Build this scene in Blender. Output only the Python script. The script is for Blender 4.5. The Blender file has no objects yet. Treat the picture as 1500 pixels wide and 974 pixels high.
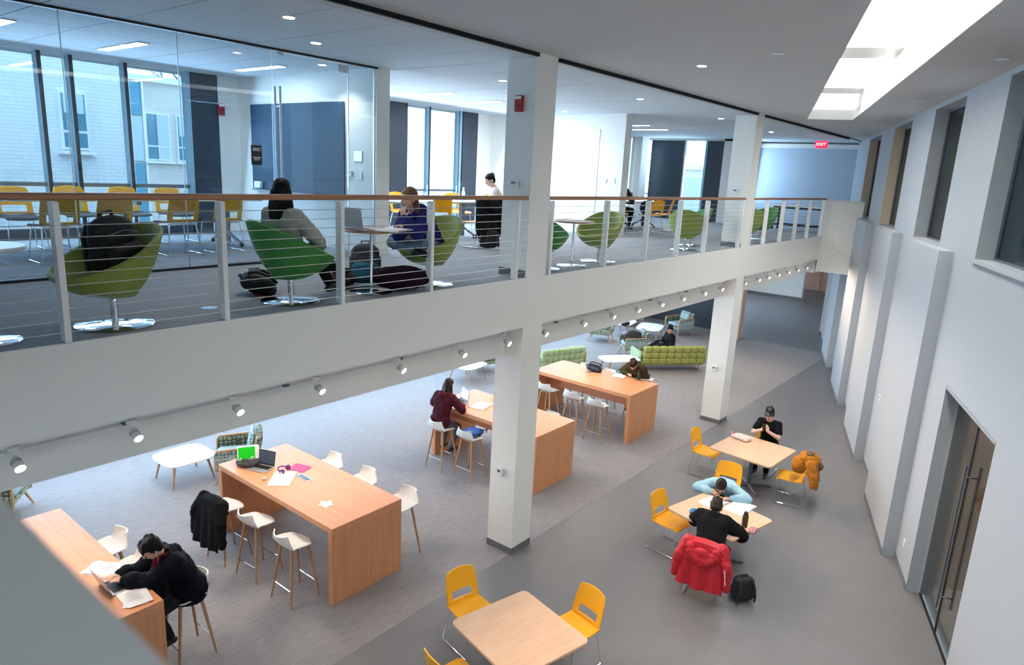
import bpy, bmesh, math, random
from mathutils import Vector, Matrix, Euler
random.seed(7)
S = bpy.context.scene
COL = S.collection
PI = math.pi
UF = 4.087          # upper floor level
CE = 6.85           # upper ceiling level
EY = 5.486          # balcony edge line

# ------------------------------------------------------------------ camera
cam_d = bpy.data.cameras.new('camera'); cam = bpy.data.objects.new('camera', cam_d); COL.objects.link(cam)
yaw, pitch, roll = 0.669069, 0.230332, -0.050269
fw = Vector((math.cos(pitch)*math.cos(yaw), math.cos(pitch)*math.sin(yaw), -math.sin(pitch)))
r0 = fw.cross(Vector((0, 0, 1))).normalized(); d0 = fw.cross(r0)
rt = math.cos(roll)*r0 + math.sin(roll)*d0
dn = -math.sin(roll)*r0 + math.cos(roll)*d0
M = Matrix((rt, -dn, -fw)).transposed().to_4x4()
M.translation = Vector((0, 0, 5.4549))
cam.matrix_world = M
cam_d.sensor_fit = 'HORIZONTAL'; cam_d.sensor_width = 36.0
cam_d.lens = 1004.02/1500*36.0
cam_d.clip_start = 0.02; cam_d.clip_end = 300
cam_d.dof.use_dof = True; cam_d.dof.focus_distance = 9.0; cam_d.dof.aperture_fstop = 2.8
S.camera = cam

# ------------------------------------------------------------------ sky, exposure, large lights
S.view_settings.view_transform = 'Standard'; S.view_settings.look = 'None'
S.view_settings.gamma = 1.0; S.view_settings.use_curve_mapping = False
S.view_settings.exposure = 0.2
S.cycles.use_denoising = True
try: S.cycles.denoiser = 'OPENIMAGEDENOISE'
except Exception: pass
S.cycles.max_bounces = 10; S.cycles.diffuse_bounces = 5; S.cycles.glossy_bounces = 4
S.cycles.transmission_bounces = 8; S.cycles.transparent_max_bounces = 16
S.cycles.caustics_reflective = False; S.cycles.caustics_refractive = False
S.cycles.sample_clamp_indirect = 6.0
S.cycles.use_light_tree = True
W = bpy.data.worlds.new('sky'); S.world = W; W.use_nodes = True
bg = W.node_tree.nodes['Background']
bg.inputs[0].default_value = (0.80, 0.91, 1.0, 1); bg.inputs[1].default_value = 3.0

def area(name, loc, target, sx, sy, power, col=(1, 1, 1), portal=False):
    l = bpy.data.lights.new(name, 'AREA'); l.shape = 'RECTANGLE'; l.size = sx; l.size_y = sy
    l.energy = power; l.color = col
    o = bpy.data.objects.new(name, l); COL.objects.link(o); o.location = loc
    o.rotation_euler = (Vector(target)-Vector(loc)).to_track_quat('-Z', 'Y').to_euler()
    if portal: l.cycles.is_portal = True
    return o
PX, PY = .9474, .3202                # direction of the slanting long wall
def P1(x, off=0.0, z=0.0):           # a point of the slanting wall at world x, off = distance towards the hall
    return Vector((x - PY*off, 1.19 + .338*(x-11.23) + PX*off, z))
COOL = (.50, .74, 1.0)
# daylight through the windows of both storeys and the rooflight
area('daylight_upper_west', (4.4, 12.0, 5.5), (4.4, 8, 4.5), 4.8, 2.4, 120, COOL)
area('daylight_upper_mid', (10.8, 12.0, 5.6), (10.8, 7, 3.4), 6.0, 2.4, 300, COOL)
area('daylight_upper_end', (23.1, 11.0, 5.5), (15, 9.5, 4.4), 3.0, 2.4, 150, COOL)
area('assumed_lower_daylight', (8.0, 12.9, 1.7), (8.0, 5, .4), 15.0, 2.2, 620, COOL)  # lower windows are unseen, assumed from the blue light on the carpet
area('assumed_lower_end_daylight', (19.0, 12.9, 1.7), (19.0, 6, .4), 6.0, 2.2, 220, COOL)  # same unseen, assumed row of lower windows
area('assumed_corridor_daylight', (29, 12.6, 1.8), (28, 7, 0), 6.0, 2.0, 160, COOL)  # opening out of view, assumed from bluish patches on the corridor floor
area('added_alcove_fill', (23.75, 8.86, 5.5), (23.75, 5, 5.3), 1.5, 2.3, 60, COOL)  # added fill for the end wall; daylight assumed here, no window is built
for nm, xa, xb in (('daylight_roof_far', 11.9, 15.1), ('daylight_roof_mid', 7.9, 11.0), ('daylight_roof_near', 2.6, 7.0), ('daylight_roof_end', 16.2, 16.8)):
    xm = (xa+xb)/2
    pm = Vector((xm + .1, .343*(xm-6.37)+1.51 - .42, 7.95))
    o = area(nm, pm, pm-Vector((0, 0, 1)), (xb-xa)/PX, .8, 165*(xb-xa)/3, (1.0, .965, .89))
    o.rotation_euler = (0, 0, math.atan2(PY, PX))

for x, y in ((2.1, 7.8), (5.25, 7.7), (9.5, 7.7), (12.8, 7.7), (5, 10.8), (10, 10.8), (15.6, 10.0), (16.5, 7.2), (20.5, 10.5), (20, 7.2)):  # unseen lamps, assumed from the brightly lit tabletops and added without fittings
    area('assumed_ceiling_lamp', (x, y, 2.94), (x, y, 0), .3, 1.5, 42 if y < 9 else 24, (1, .84, .68))
# ------------------------------------------------------------------ helpers
def tag(o, label=None, cat=None, group=None, kind=None):
    if label: o['label'] = label
    if cat: o['category'] = cat
    if group: o['group'] = group
    if kind: o['kind'] = kind
    return o
def thing(name, label, cat, loc=(0, 0, 0), rz=0.0, group=None):
    o = bpy.data.objects.new(name, None); COL.objects.link(o)
    o.empty_display_size = .1
    o.location = loc; o.rotation_euler = (0, 0, rz)
    return tag(o, label, cat, group)
def dup(root, loc, rz=None, label=None, group=None):
    r = root.copy(); COL.objects.link(r); r.location = loc
    if rz is not None: r.rotation_euler = (0, 0, rz)
    if label: r['label'] = label
    if group: r['group'] = group
    for ch in list(root.children):
        c = ch.copy(); COL.objects.link(c); c.parent = r
        for g in list(ch.children):
            d = g.copy(); COL.objects.link(d); d.parent = c
    return r
V = Vector
def rotz(a): return Matrix.Rotation(a, 4, 'Z')

class MB:
    def __init__(s): s.bm = bmesh.new()
    def _f(s, vs, fs):
        bv = [s.bm.verts.new(v) for v in vs]
        for f in fs:
            try: s.bm.faces.new([bv[i] for i in f])
            except ValueError: pass
        return bv
    def box(s, c, d, m=None, bev=0.0):
        x, y, z = d[0]/2, d[1]/2, d[2]/2
        vs = []
        if bev <= 0:
            for sx, sy, sz in ((-1,-1,-1),(1,-1,-1),(1,1,-1),(-1,1,-1),(-1,-1,1),(1,-1,1),(1,1,1),(-1,1,1)):
                vs.append(V((sx*x, sy*y, sz*z)))
            fs = [(0,3,2,1),(4,5,6,7),(0,1,5,4),(1,2,6,5),(2,3,7,6),(3,0,4,7)]
        else:
            b = min(bev, x*.98, y*.98, z*.98)
            idx = {}
            for sx in (-1, 1):
                for sy in (-1, 1):
                    for sz in (-1, 1):
                        for k in range(3):
                            q = [sx*x, sy*y, sz*z]
                            for j in range(3):
                                if j != k: q[j] -= (sx, sy, sz)[j]*b
                            idx[(sx, sy, sz, k)] = len(vs); vs.append(V(q))
            fs = []
            for k in range(3):
                i, j = [(1, 2), (2, 0), (0, 1)][k]
                for sk in (-1, 1):
                    f = []
                    for si, sj in ((-1,-1),(1,-1),(1,1),(-1,1)):
                        sg = [0, 0, 0]; sg[k] = sk; sg[i] = si; sg[j] = sj
                        f.append(idx[(sg[0], sg[1], sg[2], k)])
                    fs.append(f if sk > 0 else f[::-1])
            for k in range(3):
                i, j = (k+1) % 3, (k+2) % 3
                for si in (-1, 1):
                    for sj in (-1, 1):
                        a = [0, 0, 0]; a[i] = si; a[j] = sj
                        lo = list(a); lo[k] = -1; hi = list(a); hi[k] = 1
                        fs.append([idx[(*lo, i)], idx[(*hi, i)], idx[(*hi, j)], idx[(*lo, j)]])
            for sx in (-1, 1):
                for sy in (-1, 1):
                    for sz in (-1, 1):
                        fs.append([idx[(sx, sy, sz, 0)], idx[(sx, sy, sz, 1)], idx[(sx, sy, sz, 2)]])
        c = V(c)
        vs = [(m @ v if m else v) + c for v in vs]
        s._f(vs, fs); return s
    def prism(s, poly, z0, z1, m=None):
        n = len(poly)
        vs = [V((p[0], p[1], z0)) for p in poly] + [V((p[0], p[1], z1)) for p in poly]
        if m: vs = [m @ v for v in vs]
        fs = [tuple(range(n))[::-1], tuple(range(n, 2*n))] + [(i, (i+1) % n, n+(i+1) % n, n+i) for i in range(n)]
        s._f(vs, fs); return s
    def hexa(s, a, b):      # two quads, bottom a and top b
        vs = [V(p) for p in a] + [V(p) for p in b]
        s._f(vs, [(0,3,2,1),(4,5,6,7),(0,1,5,4),(1,2,6,5),(2,3,7,6),(3,0,4,7)]); return s
    def tube(s, pts, r, seg=8, cap=True, closed=False):
        pts = [V(p) for p in pts]; n = len(pts); rs = r if isinstance(r, (list, tuple)) else [r]*n
        rings = []; up = None
        for i, p in enumerate(pts):
            if closed: t = (pts[(i+1) % n]-pts[i-1]).normalized()
            else: t = ((pts[min(i+1, n-1)]-p).normalized() + (p-pts[max(i-1, 0)]).normalized())
            if t.length < 1e-6: t = V((0, 0, 1))
            t.normalize()
            if up is None:
                up = t.orthogonal().normalized()
            up = (up - t*up.dot(t))
            if up.length < 1e-6: up = t.orthogonal()
            up.normalize(); sd = t.cross(up)
            rings.append([s.bm.verts.new(p + rs[i]*(math.cos(2*PI*k/seg)*up + math.sin(2*PI*k/seg)*sd)) for k in range(seg)])
        for i in range(n if closed else n-1):
            a, b = rings[i], rings[(i+1) % n]
            for k in range(seg):
                try: s.bm.faces.new((a[k], a[(k+1) % seg], b[(k+1) % seg], b[k]))
                except ValueError: pass
        if cap and not closed:
            s.bm.faces.new(rings[0][::-1]); s.bm.faces.new(rings[-1])
        return s
    def lathe(s, prof, seg=24, m=None, sx=1.0, sy=1.0):
        rings = []
        for (r, z) in prof:
            if r < 1e-5: rings.append([V((0, 0, z))])
            else: rings.append([V((r*math.cos(2*PI*k/seg)*sx, r*math.sin(2*PI*k/seg)*sy, z)) for k in range(seg)])
        return s.rings(rings, m)
    def rings(s, rings, m=None):
        bv = [[s.bm.verts.new(m @ v if m else v) for v in r] for r in rings]
        for a, b in zip(bv[:-1], bv[1:]):
            la, lb = len(a), len(b); n = max(la, lb)
            for k in range(n):
                q = []
                for v in (a[k % la], a[(k+1) % la] if la > 1 else None, b[(k+1) % lb] if lb > 1 else None, b[k % lb]):
                    if v is not None and v not in q: q.append(v)
                if len(q) > 2:
                    try: s.bm.faces.new(q)
                    except ValueError: pass
        for r, rev in ((bv[0], True), (bv[-1], False)):
            if len(r) > 2:
                try: s.bm.faces.new(r[::-1] if rev else r)
                except ValueError: pass
        return s
    def ell(s, c, rad, m=None, seg=16, ring=10):
        pr = [(math.sin(PI*i/ring), -math.cos(PI*i/ring)) for i in range(ring+1)]
        mm = Matrix.Translation(V(c)) @ ((m.to_4x4() if m else Matrix.Identity(4)) @ Matrix.Diagonal((*rad, 1)))
        return s.lathe([(max(r, 0), z) for r, z in pr], seg, mm)
    def cap(s, p, q, r1, r2=None, seg=12):
        r2 = r1 if r2 is None else r2
        p, q = V(p), V(q); d = q-p; L = d.length
        if L < 1e-6: return s.ell(p, (r1,)*3, None, seg, 8)
        mm = Matrix.Translation(p) @ d.to_track_quat('Z', 'Y').to_matrix().to_4x4()
        pr = [(r1*math.sin(PI/2*i/4), -r1*math.cos(PI/2*i/4)) for i in range(5)]
        pr += [(r2*math.cos(PI/2*i/4), L + r2*math.sin(PI/2*i/4)) for i in range(5)]
        return s.lathe([(max(r, 0) if i not in (0, 9) else 0, z) for i, (r, z) in enumerate(pr)], seg, mm)
    def chain(s, pts, rs, seg=12):
        for i in range(len(pts)-1): s.cap(pts[i], pts[i+1], rs[i], rs[i+1], seg)
        return s
    def sheet(s, fn, nu, nv, th, skip=None):      # closed shell of thickness th over a parametric sheet
        P = [[V(fn(i/nu, j/nv)) for j in range(nv+1)] for i in range(nu+1)]
        Nn = [[None]*(nv+1) for _ in range(nu+1)]
        for i in range(nu+1):
            for j in range(nv+1):
                du = P[min(i+1, nu)][j]-P[max(i-1, 0)][j]; dv = P[i][min(j+1, nv)]-P[i][max(j-1, 0)]
                n = du.cross(dv); Nn[i][j] = n.normalized() if n.length > 1e-9 else V((0, 0, 1))
        A = [[s.bm.verts.new(P[i][j]+Nn[i][j]*th/2) for j in range(nv+1)] for i in range(nu+1)]
        B = [[s.bm.verts.new(P[i][j]-Nn[i][j]*th/2) for j in range(nv+1)] for i in range(nu+1)]
        on = lambda i, j: 0 <= i < nu and 0 <= j < nv and not (skip and skip(i, j))
        for i in range(nu):
            for j in range(nv):
                if not on(i, j): continue
                s.bm.faces.new((A[i][j], A[i+1][j], A[i+1][j+1], A[i][j+1]))
                s.bm.faces.new((B[i][j], B[i][j+1], B[i+1][j+1], B[i+1][j]))
                for (di, dj, a, b) in ((-1, 0, (i, j+1), (i, j)), (1, 0, (i+1, j), (i+1, j+1)), (0, -1, (i, j), (i+1, j)), (0, 1, (i+1, j+1), (i, j+1))):
                    if not on(i+di, j+dj):
                        try: s.bm.faces.new((A[b[0]][b[1]], A[a[0]][a[1]], B[a[0]][a[1]], B[b[0]][b[1]]))
                        except ValueError: pass
        return s
    def xf(s, m):
        bmesh.ops.transform(s.bm, matrix=m, verts=s.bm.verts); return s
    def mesh(s, name, mat=None, smooth=True, ang=.75):
        bmesh.ops.recalc_face_normals(s.bm, faces=s.bm.faces)
        if smooth:
            for f in s.bm.faces: f.smooth = True
            for e in s.bm.edges:
                if len(e.link_faces) == 2: e.smooth = e.calc_face_angle(0) < ang
                else: e.smooth = False
        me = bpy.data.meshes.new(name); s.bm.to_mesh(me); s.bm.free()
        if mat: me.materials.append(mat)
        return me
    def build(s, name, mat, parent=None, smooth=True, loc=None, rz=None, kind=None):
        return link(name, s.mesh(name, mat, smooth), parent, loc, rz, kind)
    def fuse(s, name, mat, parent=None, voxel=.01, it=3, loc=None, kind=None, disp=0.0, dscale=.1):
        me = s.mesh(name, mat, True)
        o = bpy.data.objects.new(name, me); COL.objects.link(o)
        md = o.modifiers.new('r', 'REMESH'); md.mode = 'VOXEL'; md.voxel_size = voxel; md.use_smooth_shade = True
        if it:
            sm = o.modifiers.new('s', 'SMOOTH'); sm.iterations = it; sm.factor = .5
        if disp:
            tx = bpy.data.textures.new('folds', 'CLOUDS'); tx.noise_scale = dscale
            dm = o.modifiers.new('d', 'DISPLACE'); dm.texture = tx; dm.strength = disp; dm.mid_level = .5
        dg = bpy.context.evaluated_depsgraph_get()
        m2 = bpy.data.meshes.new_from_object(o.evaluated_get(dg)); m2.name = name
        bpy.data.objects.remove(o); bpy.data.meshes.remove(me)
        if not m2.materials and mat: m2.materials.append(mat)
        for p in m2.polygons: p.use_smooth = True
        return link(name, m2, parent, loc, None, kind)
def link(name, me, parent=None, loc=None, rz=None, kind=None):
    o = bpy.data.objects.new(name, me); COL.objects.link(o)
    if parent: o.parent = parent
    if loc is not None: o.location = loc
    if rz is not None: o.rotation_euler = (0, 0, rz)
    if kind: o['kind'] = kind
    return o

# ------------------------------------------------------------------ materials
def mat(name, col, rough=.5, metal=0.0, spec=.5, noise=None, bump=None, col2=None, emit=None, coat=0):
    m = bpy.data.materials.new(name); m.use_nodes = True
    nt = m.node_tree; b = nt.nodes['Principled BSDF']
    b.inputs['Base Color'].default_value = (*col, 1); b.inputs['Roughness'].default_value = rough
    b.inputs['Metallic'].default_value = metal; b.inputs['Specular IOR Level'].default_value = spec
    b.inputs['Coat Weight'].default_value = coat
    if noise or bump:
        tc = nt.nodes.new('ShaderNodeTexCoord'); mp = nt.nodes.new('ShaderNodeMapping')
        nt.links.new(tc.outputs['Object'], mp.inputs[0])
        nz = nt.nodes.new('ShaderNodeTexNoise'); nt.links.new(mp.outputs[0], nz.inputs['Vector'])
        sc = noise or bump
        nz.inputs['Scale'].default_value = sc[0]; nz.inputs['Detail'].default_value = 4
        if len(sc) > 2: mp.inputs['Scale'].default_value = sc[2]
        if noise:
            mx = nt.nodes.new('ShaderNodeMix'); mx.data_type = 'RGBA'
            c2 = col2 or tuple(max(0, c*(1-sc[1])) for c in col)
            mx.inputs[6].default_value = (*col, 1); mx.inputs[7].default_value = (*c2, 1)
            cr = nt.nodes.new('ShaderNodeValToRGB'); cr.color_ramp.elements[0].position = .35; cr.color_ramp.elements[1].position = .65
            nt.links.new(nz.outputs[0], cr.inputs[0]); nt.links.new(cr.outputs[0], mx.inputs[0])
            nt.links.new(mx.outputs[2], b.inputs['Base Color'])
        if bump:
            bp = nt.nodes.new('ShaderNodeBump'); bp.inputs['Strength'].default_value = bump[1]; bp.inputs['Distance'].default_value = .01
            if noise:
                nz2 = nt.nodes.new('ShaderNodeTexNoise'); nz2.inputs['Scale'].default_value = bump[0]; nt.links.new(tc.outputs['Object'], nz2.inputs['Vector'])
                nt.links.new(nz2.outputs[0], bp.inputs['Height'])
            else: nt.links.new(nz.outputs[0], bp.inputs['Height'])
            nt.links.new(bp.outputs[0], b.inputs['Normal'])
    if emit:
        b.inputs['Emission Color'].default_value = (*emit[0], 1); b.inputs['Emission Strength'].default_value = emit[1]
    return m
def glass(name, tint=(1, 1, 1), refl=.06, rough=0.0):
    m = bpy.data.materials.new(name); m.use_nodes = True; nt = m.node_tree
    nt.nodes.clear(); out = nt.nodes.new('ShaderNodeOutputMaterial')
    tr = nt.nodes.new('ShaderNodeBsdfTransparent'); tr.inputs[0].default_value = (*tint, 1)
    gl = nt.nodes.new('ShaderNodeBsdfGlossy'); gl.inputs['Roughness'].default_value = rough
    lw = nt.nodes.new('ShaderNodeLayerWeight'); lw.inputs[0].default_value = .25
    mm = nt.nodes.new('ShaderNodeMath'); mm.operation = 'MULTIPLY_ADD'; mm.inputs[1].default_value = .35; mm.inputs[2].default_value = refl
    nt.links.new(lw.outputs['Fresnel'], mm.inputs[0])
    mx = nt.nodes.new('ShaderNodeMixShader'); nt.links.new(mm.outputs[0], mx.inputs[0])
    nt.links.new(tr.outputs[0], mx.inputs[1]); nt.links.new(gl.outputs[0], mx.inputs[2]); nt.links.new(mx.outputs[0], out.inputs[0])
    return m
def wood(name, c1, c2, scale=6, stretch=(1, .06, 1), rough=.4):
    m = bpy.data.materials.new(name); m.use_nodes = True; nt = m.node_tree; b = nt.nodes['Principled BSDF']
    tc = nt.nodes.new('ShaderNodeTexCoord'); mp = nt.nodes.new('ShaderNodeMapping'); mp.inputs['Scale'].default_value = stretch
    nz = nt.nodes.new('ShaderNodeTexNoise'); nz.inputs['Scale'].default_value = scale*6; nz.inputs['Detail'].default_value = 6; nz.inputs['Roughness'].default_value = .6
    cr = nt.nodes.new('ShaderNodeValToRGB'); e = cr.color_ramp.elements
    e[0].position = .3; e[0].color = (*c1, 1); e[1].position = .7; e[1].color = (*c2, 1)
    nt.links.new(tc.outputs['Object'], mp.inputs[0]); nt.links.new(mp.outputs[0], nz.inputs['Vector']); nt.links.new(nz.outputs[0], cr.inputs[0])
    nt.links.new(cr.outputs[0], b.inputs['Base Color']); b.inputs['Roughness'].default_value = rough
    return m
def weave(name, base, line, dot, scale=28):        # knotted geometric upholstery
    m = bpy.data.materials.new(name); m.use_nodes = True; nt = m.node_tree; b = nt.nodes['Principled BSDF']
    tc = nt.nodes.new('ShaderNodeTexCoord')
    vo = nt.nodes.new('ShaderNodeTexVoronoi'); vo.feature = 'DISTANCE_TO_EDGE'; vo.inputs['Scale'].default_value = scale; vo.inputs['Randomness'].default_value = .35
    v2 = nt.nodes.new('ShaderNodeTexVoronoi'); v2.inputs['Scale'].default_value = scale*.5; v2.inputs['Randomness'].default_value = .2
    c1 = nt.nodes.new('ShaderNodeValToRGB'); c1.color_ramp.interpolation = 'CONSTANT'
    c1.color_ramp.elements[0].color = (*line, 1); c1.color_ramp.elements[1].position = .12; c1.color_ramp.elements[1].color = (*base, 1)
    c2 = nt.nodes.new('ShaderNodeValToRGB'); c2.color_ramp.interpolation = 'CONSTANT'
    c2.color_ramp.elements[0].color = (0, 0, 0, 1); c2.color_ramp.elements[1].position = .55; c2.color_ramp.elements[1].color = (1, 1, 1, 1)
    mx = nt.nodes.new('ShaderNodeMix'); mx.data_type = 'RGBA'; mx.inputs[7].default_value = (*dot, 1)
    nt.links.new(tc.outputs['Object'], vo.inputs['Vector']); nt.links.new(tc.outputs['Object'], v2.inputs['Vector'])
    nt.links.new(vo.outputs['Distance'], c1.inputs[0]); nt.links.new(v2.outputs['Distance'], c2.inputs[0])
    nt.links.new(c2.outputs[0], mx.inputs[0]); nt.links.new(c1.outputs[0], mx.inputs[6]); nt.links.new(mx.outputs[2], b.inputs['Base Color'])
    b.inputs['Roughness'].default_value = .9
    return m
def carpet(name, a, b_, c_, ang):                  # loop carpet with short linear streaks
    m = bpy.data.materials.new(name); m.use_nodes = True; nt = m.node_tree; b = nt.nodes['Principled BSDF']
    tc = nt.nodes.new('ShaderNodeTexCoord'); mp = nt.nodes.new('ShaderNodeMapping')
    mp.inputs['Rotation'].default_value = (0, 0, ang); mp.inputs['Scale'].default_value = (3, 48, 1)
    n1 = nt.nodes.new('ShaderNodeTexNoise'); n1.inputs['Scale'].default_value = 1.4; n1.inputs['Detail'].default_value = 5; n1.inputs['Roughness'].default_value = .75
    cr = nt.nodes.new('ShaderNodeValToRGB'); e = cr.color_ramp.elements
    e[0].position = .33; e[0].color = (*a, 1); e[1].position = .67; e[1].color = (*c_, 1)
    k = cr.color_ramp.elements.new(.5); k.color = (*b_, 1)
    nt.links.new(tc.outputs['Object'], mp.inputs[0]); nt.links.new(mp.outputs[0], n1.inputs['Vector']); nt.links.new(n1.outputs[0], cr.inputs[0])
    nt.links.new(cr.outputs[0], b.inputs['Base Color']); b.inputs['Roughness'].default_value = .95; b.inputs['Specular IOR Level'].default_value = .1
    return m
def brickmat(name, c1, c2, mortar):
    m = bpy.data.materials.new(name); m.use_nodes = True; nt = m.node_tree; b = nt.nodes['Principled BSDF']
    tc = nt.nodes.new('ShaderNodeTexCoord'); mp = nt.nodes.new('ShaderNodeMapping'); mp.inputs['Rotation'].default_value = (PI/2, 0, 0)
    br = nt.nodes.new('ShaderNodeTexBrick'); br.inputs['Color1'].default_value = (*c1, 1); br.inputs['Color2'].default_value = (*c2, 1)
    br.inputs['Mortar'].default_value = (*mortar, 1); br.inputs['Scale'].default_value = 1.0
    br.inputs['Brick Width'].default_value = .30; br.inputs['Row Height'].default_value = .08; br.inputs['Mortar Size'].default_value = .009
    nt.links.new(tc.outputs['Object'], mp.inputs[0]); nt.links.new(mp.outputs[0], br.inputs['Vector']); nt.links.new(br.outputs[0], b.inputs['Base Color'])
    b.inputs['Roughness'].default_value = .9
    return m
def perforated(name, col):
    m = bpy.data.materials.new(name); m.use_nodes = True; nt = m.node_tree; b = nt.nodes['Principled BSDF']
    b.inputs['Base Color'].default_value = (*col, 1); b.inputs['Roughness'].default_value = .5
    tc = nt.nodes.new('ShaderNodeTexCoord'); vo = nt.nodes.new('ShaderNodeTexVoronoi'); vo.inputs['Scale'].default_value = 70; vo.inputs['Randomness'].default_value = 0
    nt.links.new(tc.outputs['Object'], vo.inputs['Vector'])
    lt = nt.nodes.new('ShaderNodeMath'); lt.operation = 'GREATER_THAN'; lt.inputs[1].default_value = .30
    nt.links.new(vo.outputs['Distance'], lt.inputs[0]); nt.links.new(lt.outputs[0], b.inputs['Alpha'])
    return m

WALL = mat('white_wall_paint', (.87, .86, .815), .85, bump=(60, .03))
CEILM = mat('ceiling_paint', (.60, .60, .59), .95)
TILE = mat('ceiling_tile', (.68, .71, .74), .95, noise=(90, .06))
WALLR = mat('dimmed_white_wall_paint', (.41, .435, .465), .85, bump=(60, .03))  # white wall; its dimmer light is put into this greyed colour
BASEB = mat('grey_rubber_base', (.16, .16, .165), .6)
CARP = carpet('lower_carpet', (.215, .20, .205), (.285, .27, .275), (.35, .335, .34), 0)
CARPU = carpet('upper_carpet', (.25, .26, .28), (.32, .33, .35), (.38, .39, .41), 0)
VINYL = mat('grey_floor_sheet', (.185, .183, .195), .42, noise=(3, .06), spec=.35)
WARMW = mat('warm_white_laminate', (.86, .86, .85), .35)
CHROME = mat('chrome', (.85, .86, .88), .08, 1.0)
STEEL = mat('brushed_steel', (.62, .62, .63), .35, 1.0)
CABLE = mat('steel_cable', (.66, .66, .66), .4, .8)
POST = mat('white_post_paint', (.90, .90, .89), .5)
RAILW = wood('handrail_wood', (.36, .165, .075), (.46, .23, .12), 5, (.06, 1, 1), .45)
MAPLE = wood('orange_maple', (.67, .285, .13), (.76, .35, .18), 4, (1, .06, 1), .38)
MAPLEP = wood('orange_maple_upright', (.62, .27, .12), (.71, .33, .165), 4, (1, 1, .05), .42)
BEECH = wood('pale_beech', (.68, .44, .29), (.76, .51, .35), 3, (.15, 1, 1), .4)
LEGW = wood('leg_oak', (.42, .23, .12), (.55, .32, .17), 6, (1, 1, .08), .5)
PLASTW = mat('white_stool_shell', (.80, .79, .77), .4)
YEL = mat('yellow_plastic', (.97, .45, .010), .45)
YELM = perforated('yellow_mesh', (.97, .43, .02))
DARKSEAT = mat('dark_seat_pad', (.06, .05, .045), .8)
GREEN = mat('green_vinyl', (.045, .24, .045), .5)
OLIVE = mat('olive_green_vinyl', (.24, .31, .055), .5)
SOFAG = mat('lime_sofa_fabric', (.39, .42, .11), .9, noise=(40, .2))
SOFAG2 = mat('mint_sofa_fabric', (.43, .58, .34), .9, noise=(40, .2))
WEAVED = weave('dark_green_weave', (.10, .12, .055), (.42, .45, .33), (.05, .07, .045))
WEAVET = weave('teal_weave', (.17, .29, .31), (.50, .58, .55), (.09, .16, .17), 34)
TEALC = mat('light_teal_cushion', (.32, .45, .50), .9, noise=(60, .2))
BLACKM = mat('black_metal', (.02, .02, .022), .45, .3)
BLACK = mat('black_plastic', (.012, .012, .013), .5)
GREYM = mat('grey_metal', (.17, .19, .22), .4, .6)
DARKPANEL = mat('dark_grey_panel', (.035, .05, .07), .45, noise=(8, .2))
MULL = mat('dark_mullion', (.016, .016, .02), .45)
MULLB = mat('blue_sheen_mullion', (.36, .56, .70), .5)
BOARD = mat('blue_glass_board', (.026, .068, .115), .5, spec=.2)
CAPM = mat('darkened_parapet_paint', (.40, .405, .395), .7)  # darkness of the near corner put into the parapet's colour
BLUEW = mat('blue_grey_wall_paint', (.44, .52, .60), .85)
NAVY = mat('navy_wall_paint', (.03, .04, .055), .7)
PEACH = mat('peach_wall_paint', (.75, .50, .40), .85)
BEIGE = mat('beige_paint_and_lit_reveal', (.62, .50, .38), .85)
RED = mat('red_plastic', (.42, .02, .025), .4)
GL = glass('partition_glass', (.83, .92, .975), .04)
GLW = glass('window_glass', (.82, .91, .95), .04)
GLD = glass('grey_door_glass', (.45, .48, .50), .10)
GLR = glass('dark_room_glass', (.55, .60, .62), .07)
LAMPW = mat('warm_lamp', (1, 1, 1), .5, emit=((1, .86, .66), 14))
LAMPC = mat('strip_lamp', (1, 1, 1), .5, emit=((.92, .97, 1), 4.0))
PAPER = mat('white_paper', (.82, .83, .85), .8)
SLOT = mat('black_slot', (.004, .004, .004), .9)
# ================================================================== THE SETTING
def st(o, label=None): o['kind'] = 'structure'; return o if not label else tag(o, label)
def PF(t, off, z=0.0): return V((11.23 + t*PX - PY*off, 1.19 + t*PY + PX*off, z))
def tx(x): return (x-11.23)/PX       # along-wall coordinate of a wall point with world x
RPF = Matrix(((PX, -PY, 0, 11.23), (PY, PX, 0, 1.19), (0, 0, 1, 0), (0, 0, 0, 1)))   # local x = along the slanting wall, y = into the hall
def sbox(name, x0, x1, y0, y1, z0, z1, m, parent=None, bev=0):
    b = MB(); b.box(((x0+x1)/2, (y0+y1)/2, (z0+z1)/2), (abs(x1-x0), abs(y1-y0), abs(z1-z0)), None, bev)
    o = b.build(name, m, parent, smooth=False)
    if not parent: st(o)
    return o
# floors
b = MB(); b.prism([(-4, -4.2), (27.2, 6.4), (40, 6.4), (40, 13), (24.2, 13), (24.2, 8.5), (24.2, EY+.02), (-4, EY+.02)], -.2, 0); st(b.build('floor', VINYL, smooth=False))
sbox('floor_carpet', -4, 24.1, EY+.02, 13, -.2, .002, CARP)
sbox('floor_upper_carpet', -4, 24.6, EY+.03, 12.4, UF-.05, UF, CARPU)
b = MB(); b.prism([(EY, UF-.002), (EY, 3.416), (5.79, 3.416), (5.79, 2.96), (13, 2.96), (13, UF-.06), (EY+.03, UF-.06), (EY+.03, UF-.002)], -4, 21.05,
    Matrix(((0, 0, 1, 0), (1, 0, 0, 0), (0, 1, 0, 0), (0, 0, 0, 1)))); st(b.build('balcony_slab', WALL, smooth=False))
b = MB(); b.prism([(21.2, EY), (21.2, 4.6), (24.6, 5.72), (24.6, EY)], 3.07, UF-.01); b.box((22.9, 9.3, 3.5), (3.4, 7.4, 1.0)); st(b.build('bridge_slab', WALL, smooth=False))
b = MB(); b.prism([(21.05, EY+.03), (21.05, 4.5), (21.3, 4.58), (21.3, EY+.03)], 3.07, UF+1.0); st(b.build('bridge_parapet', WALL, smooth=False))
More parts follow.
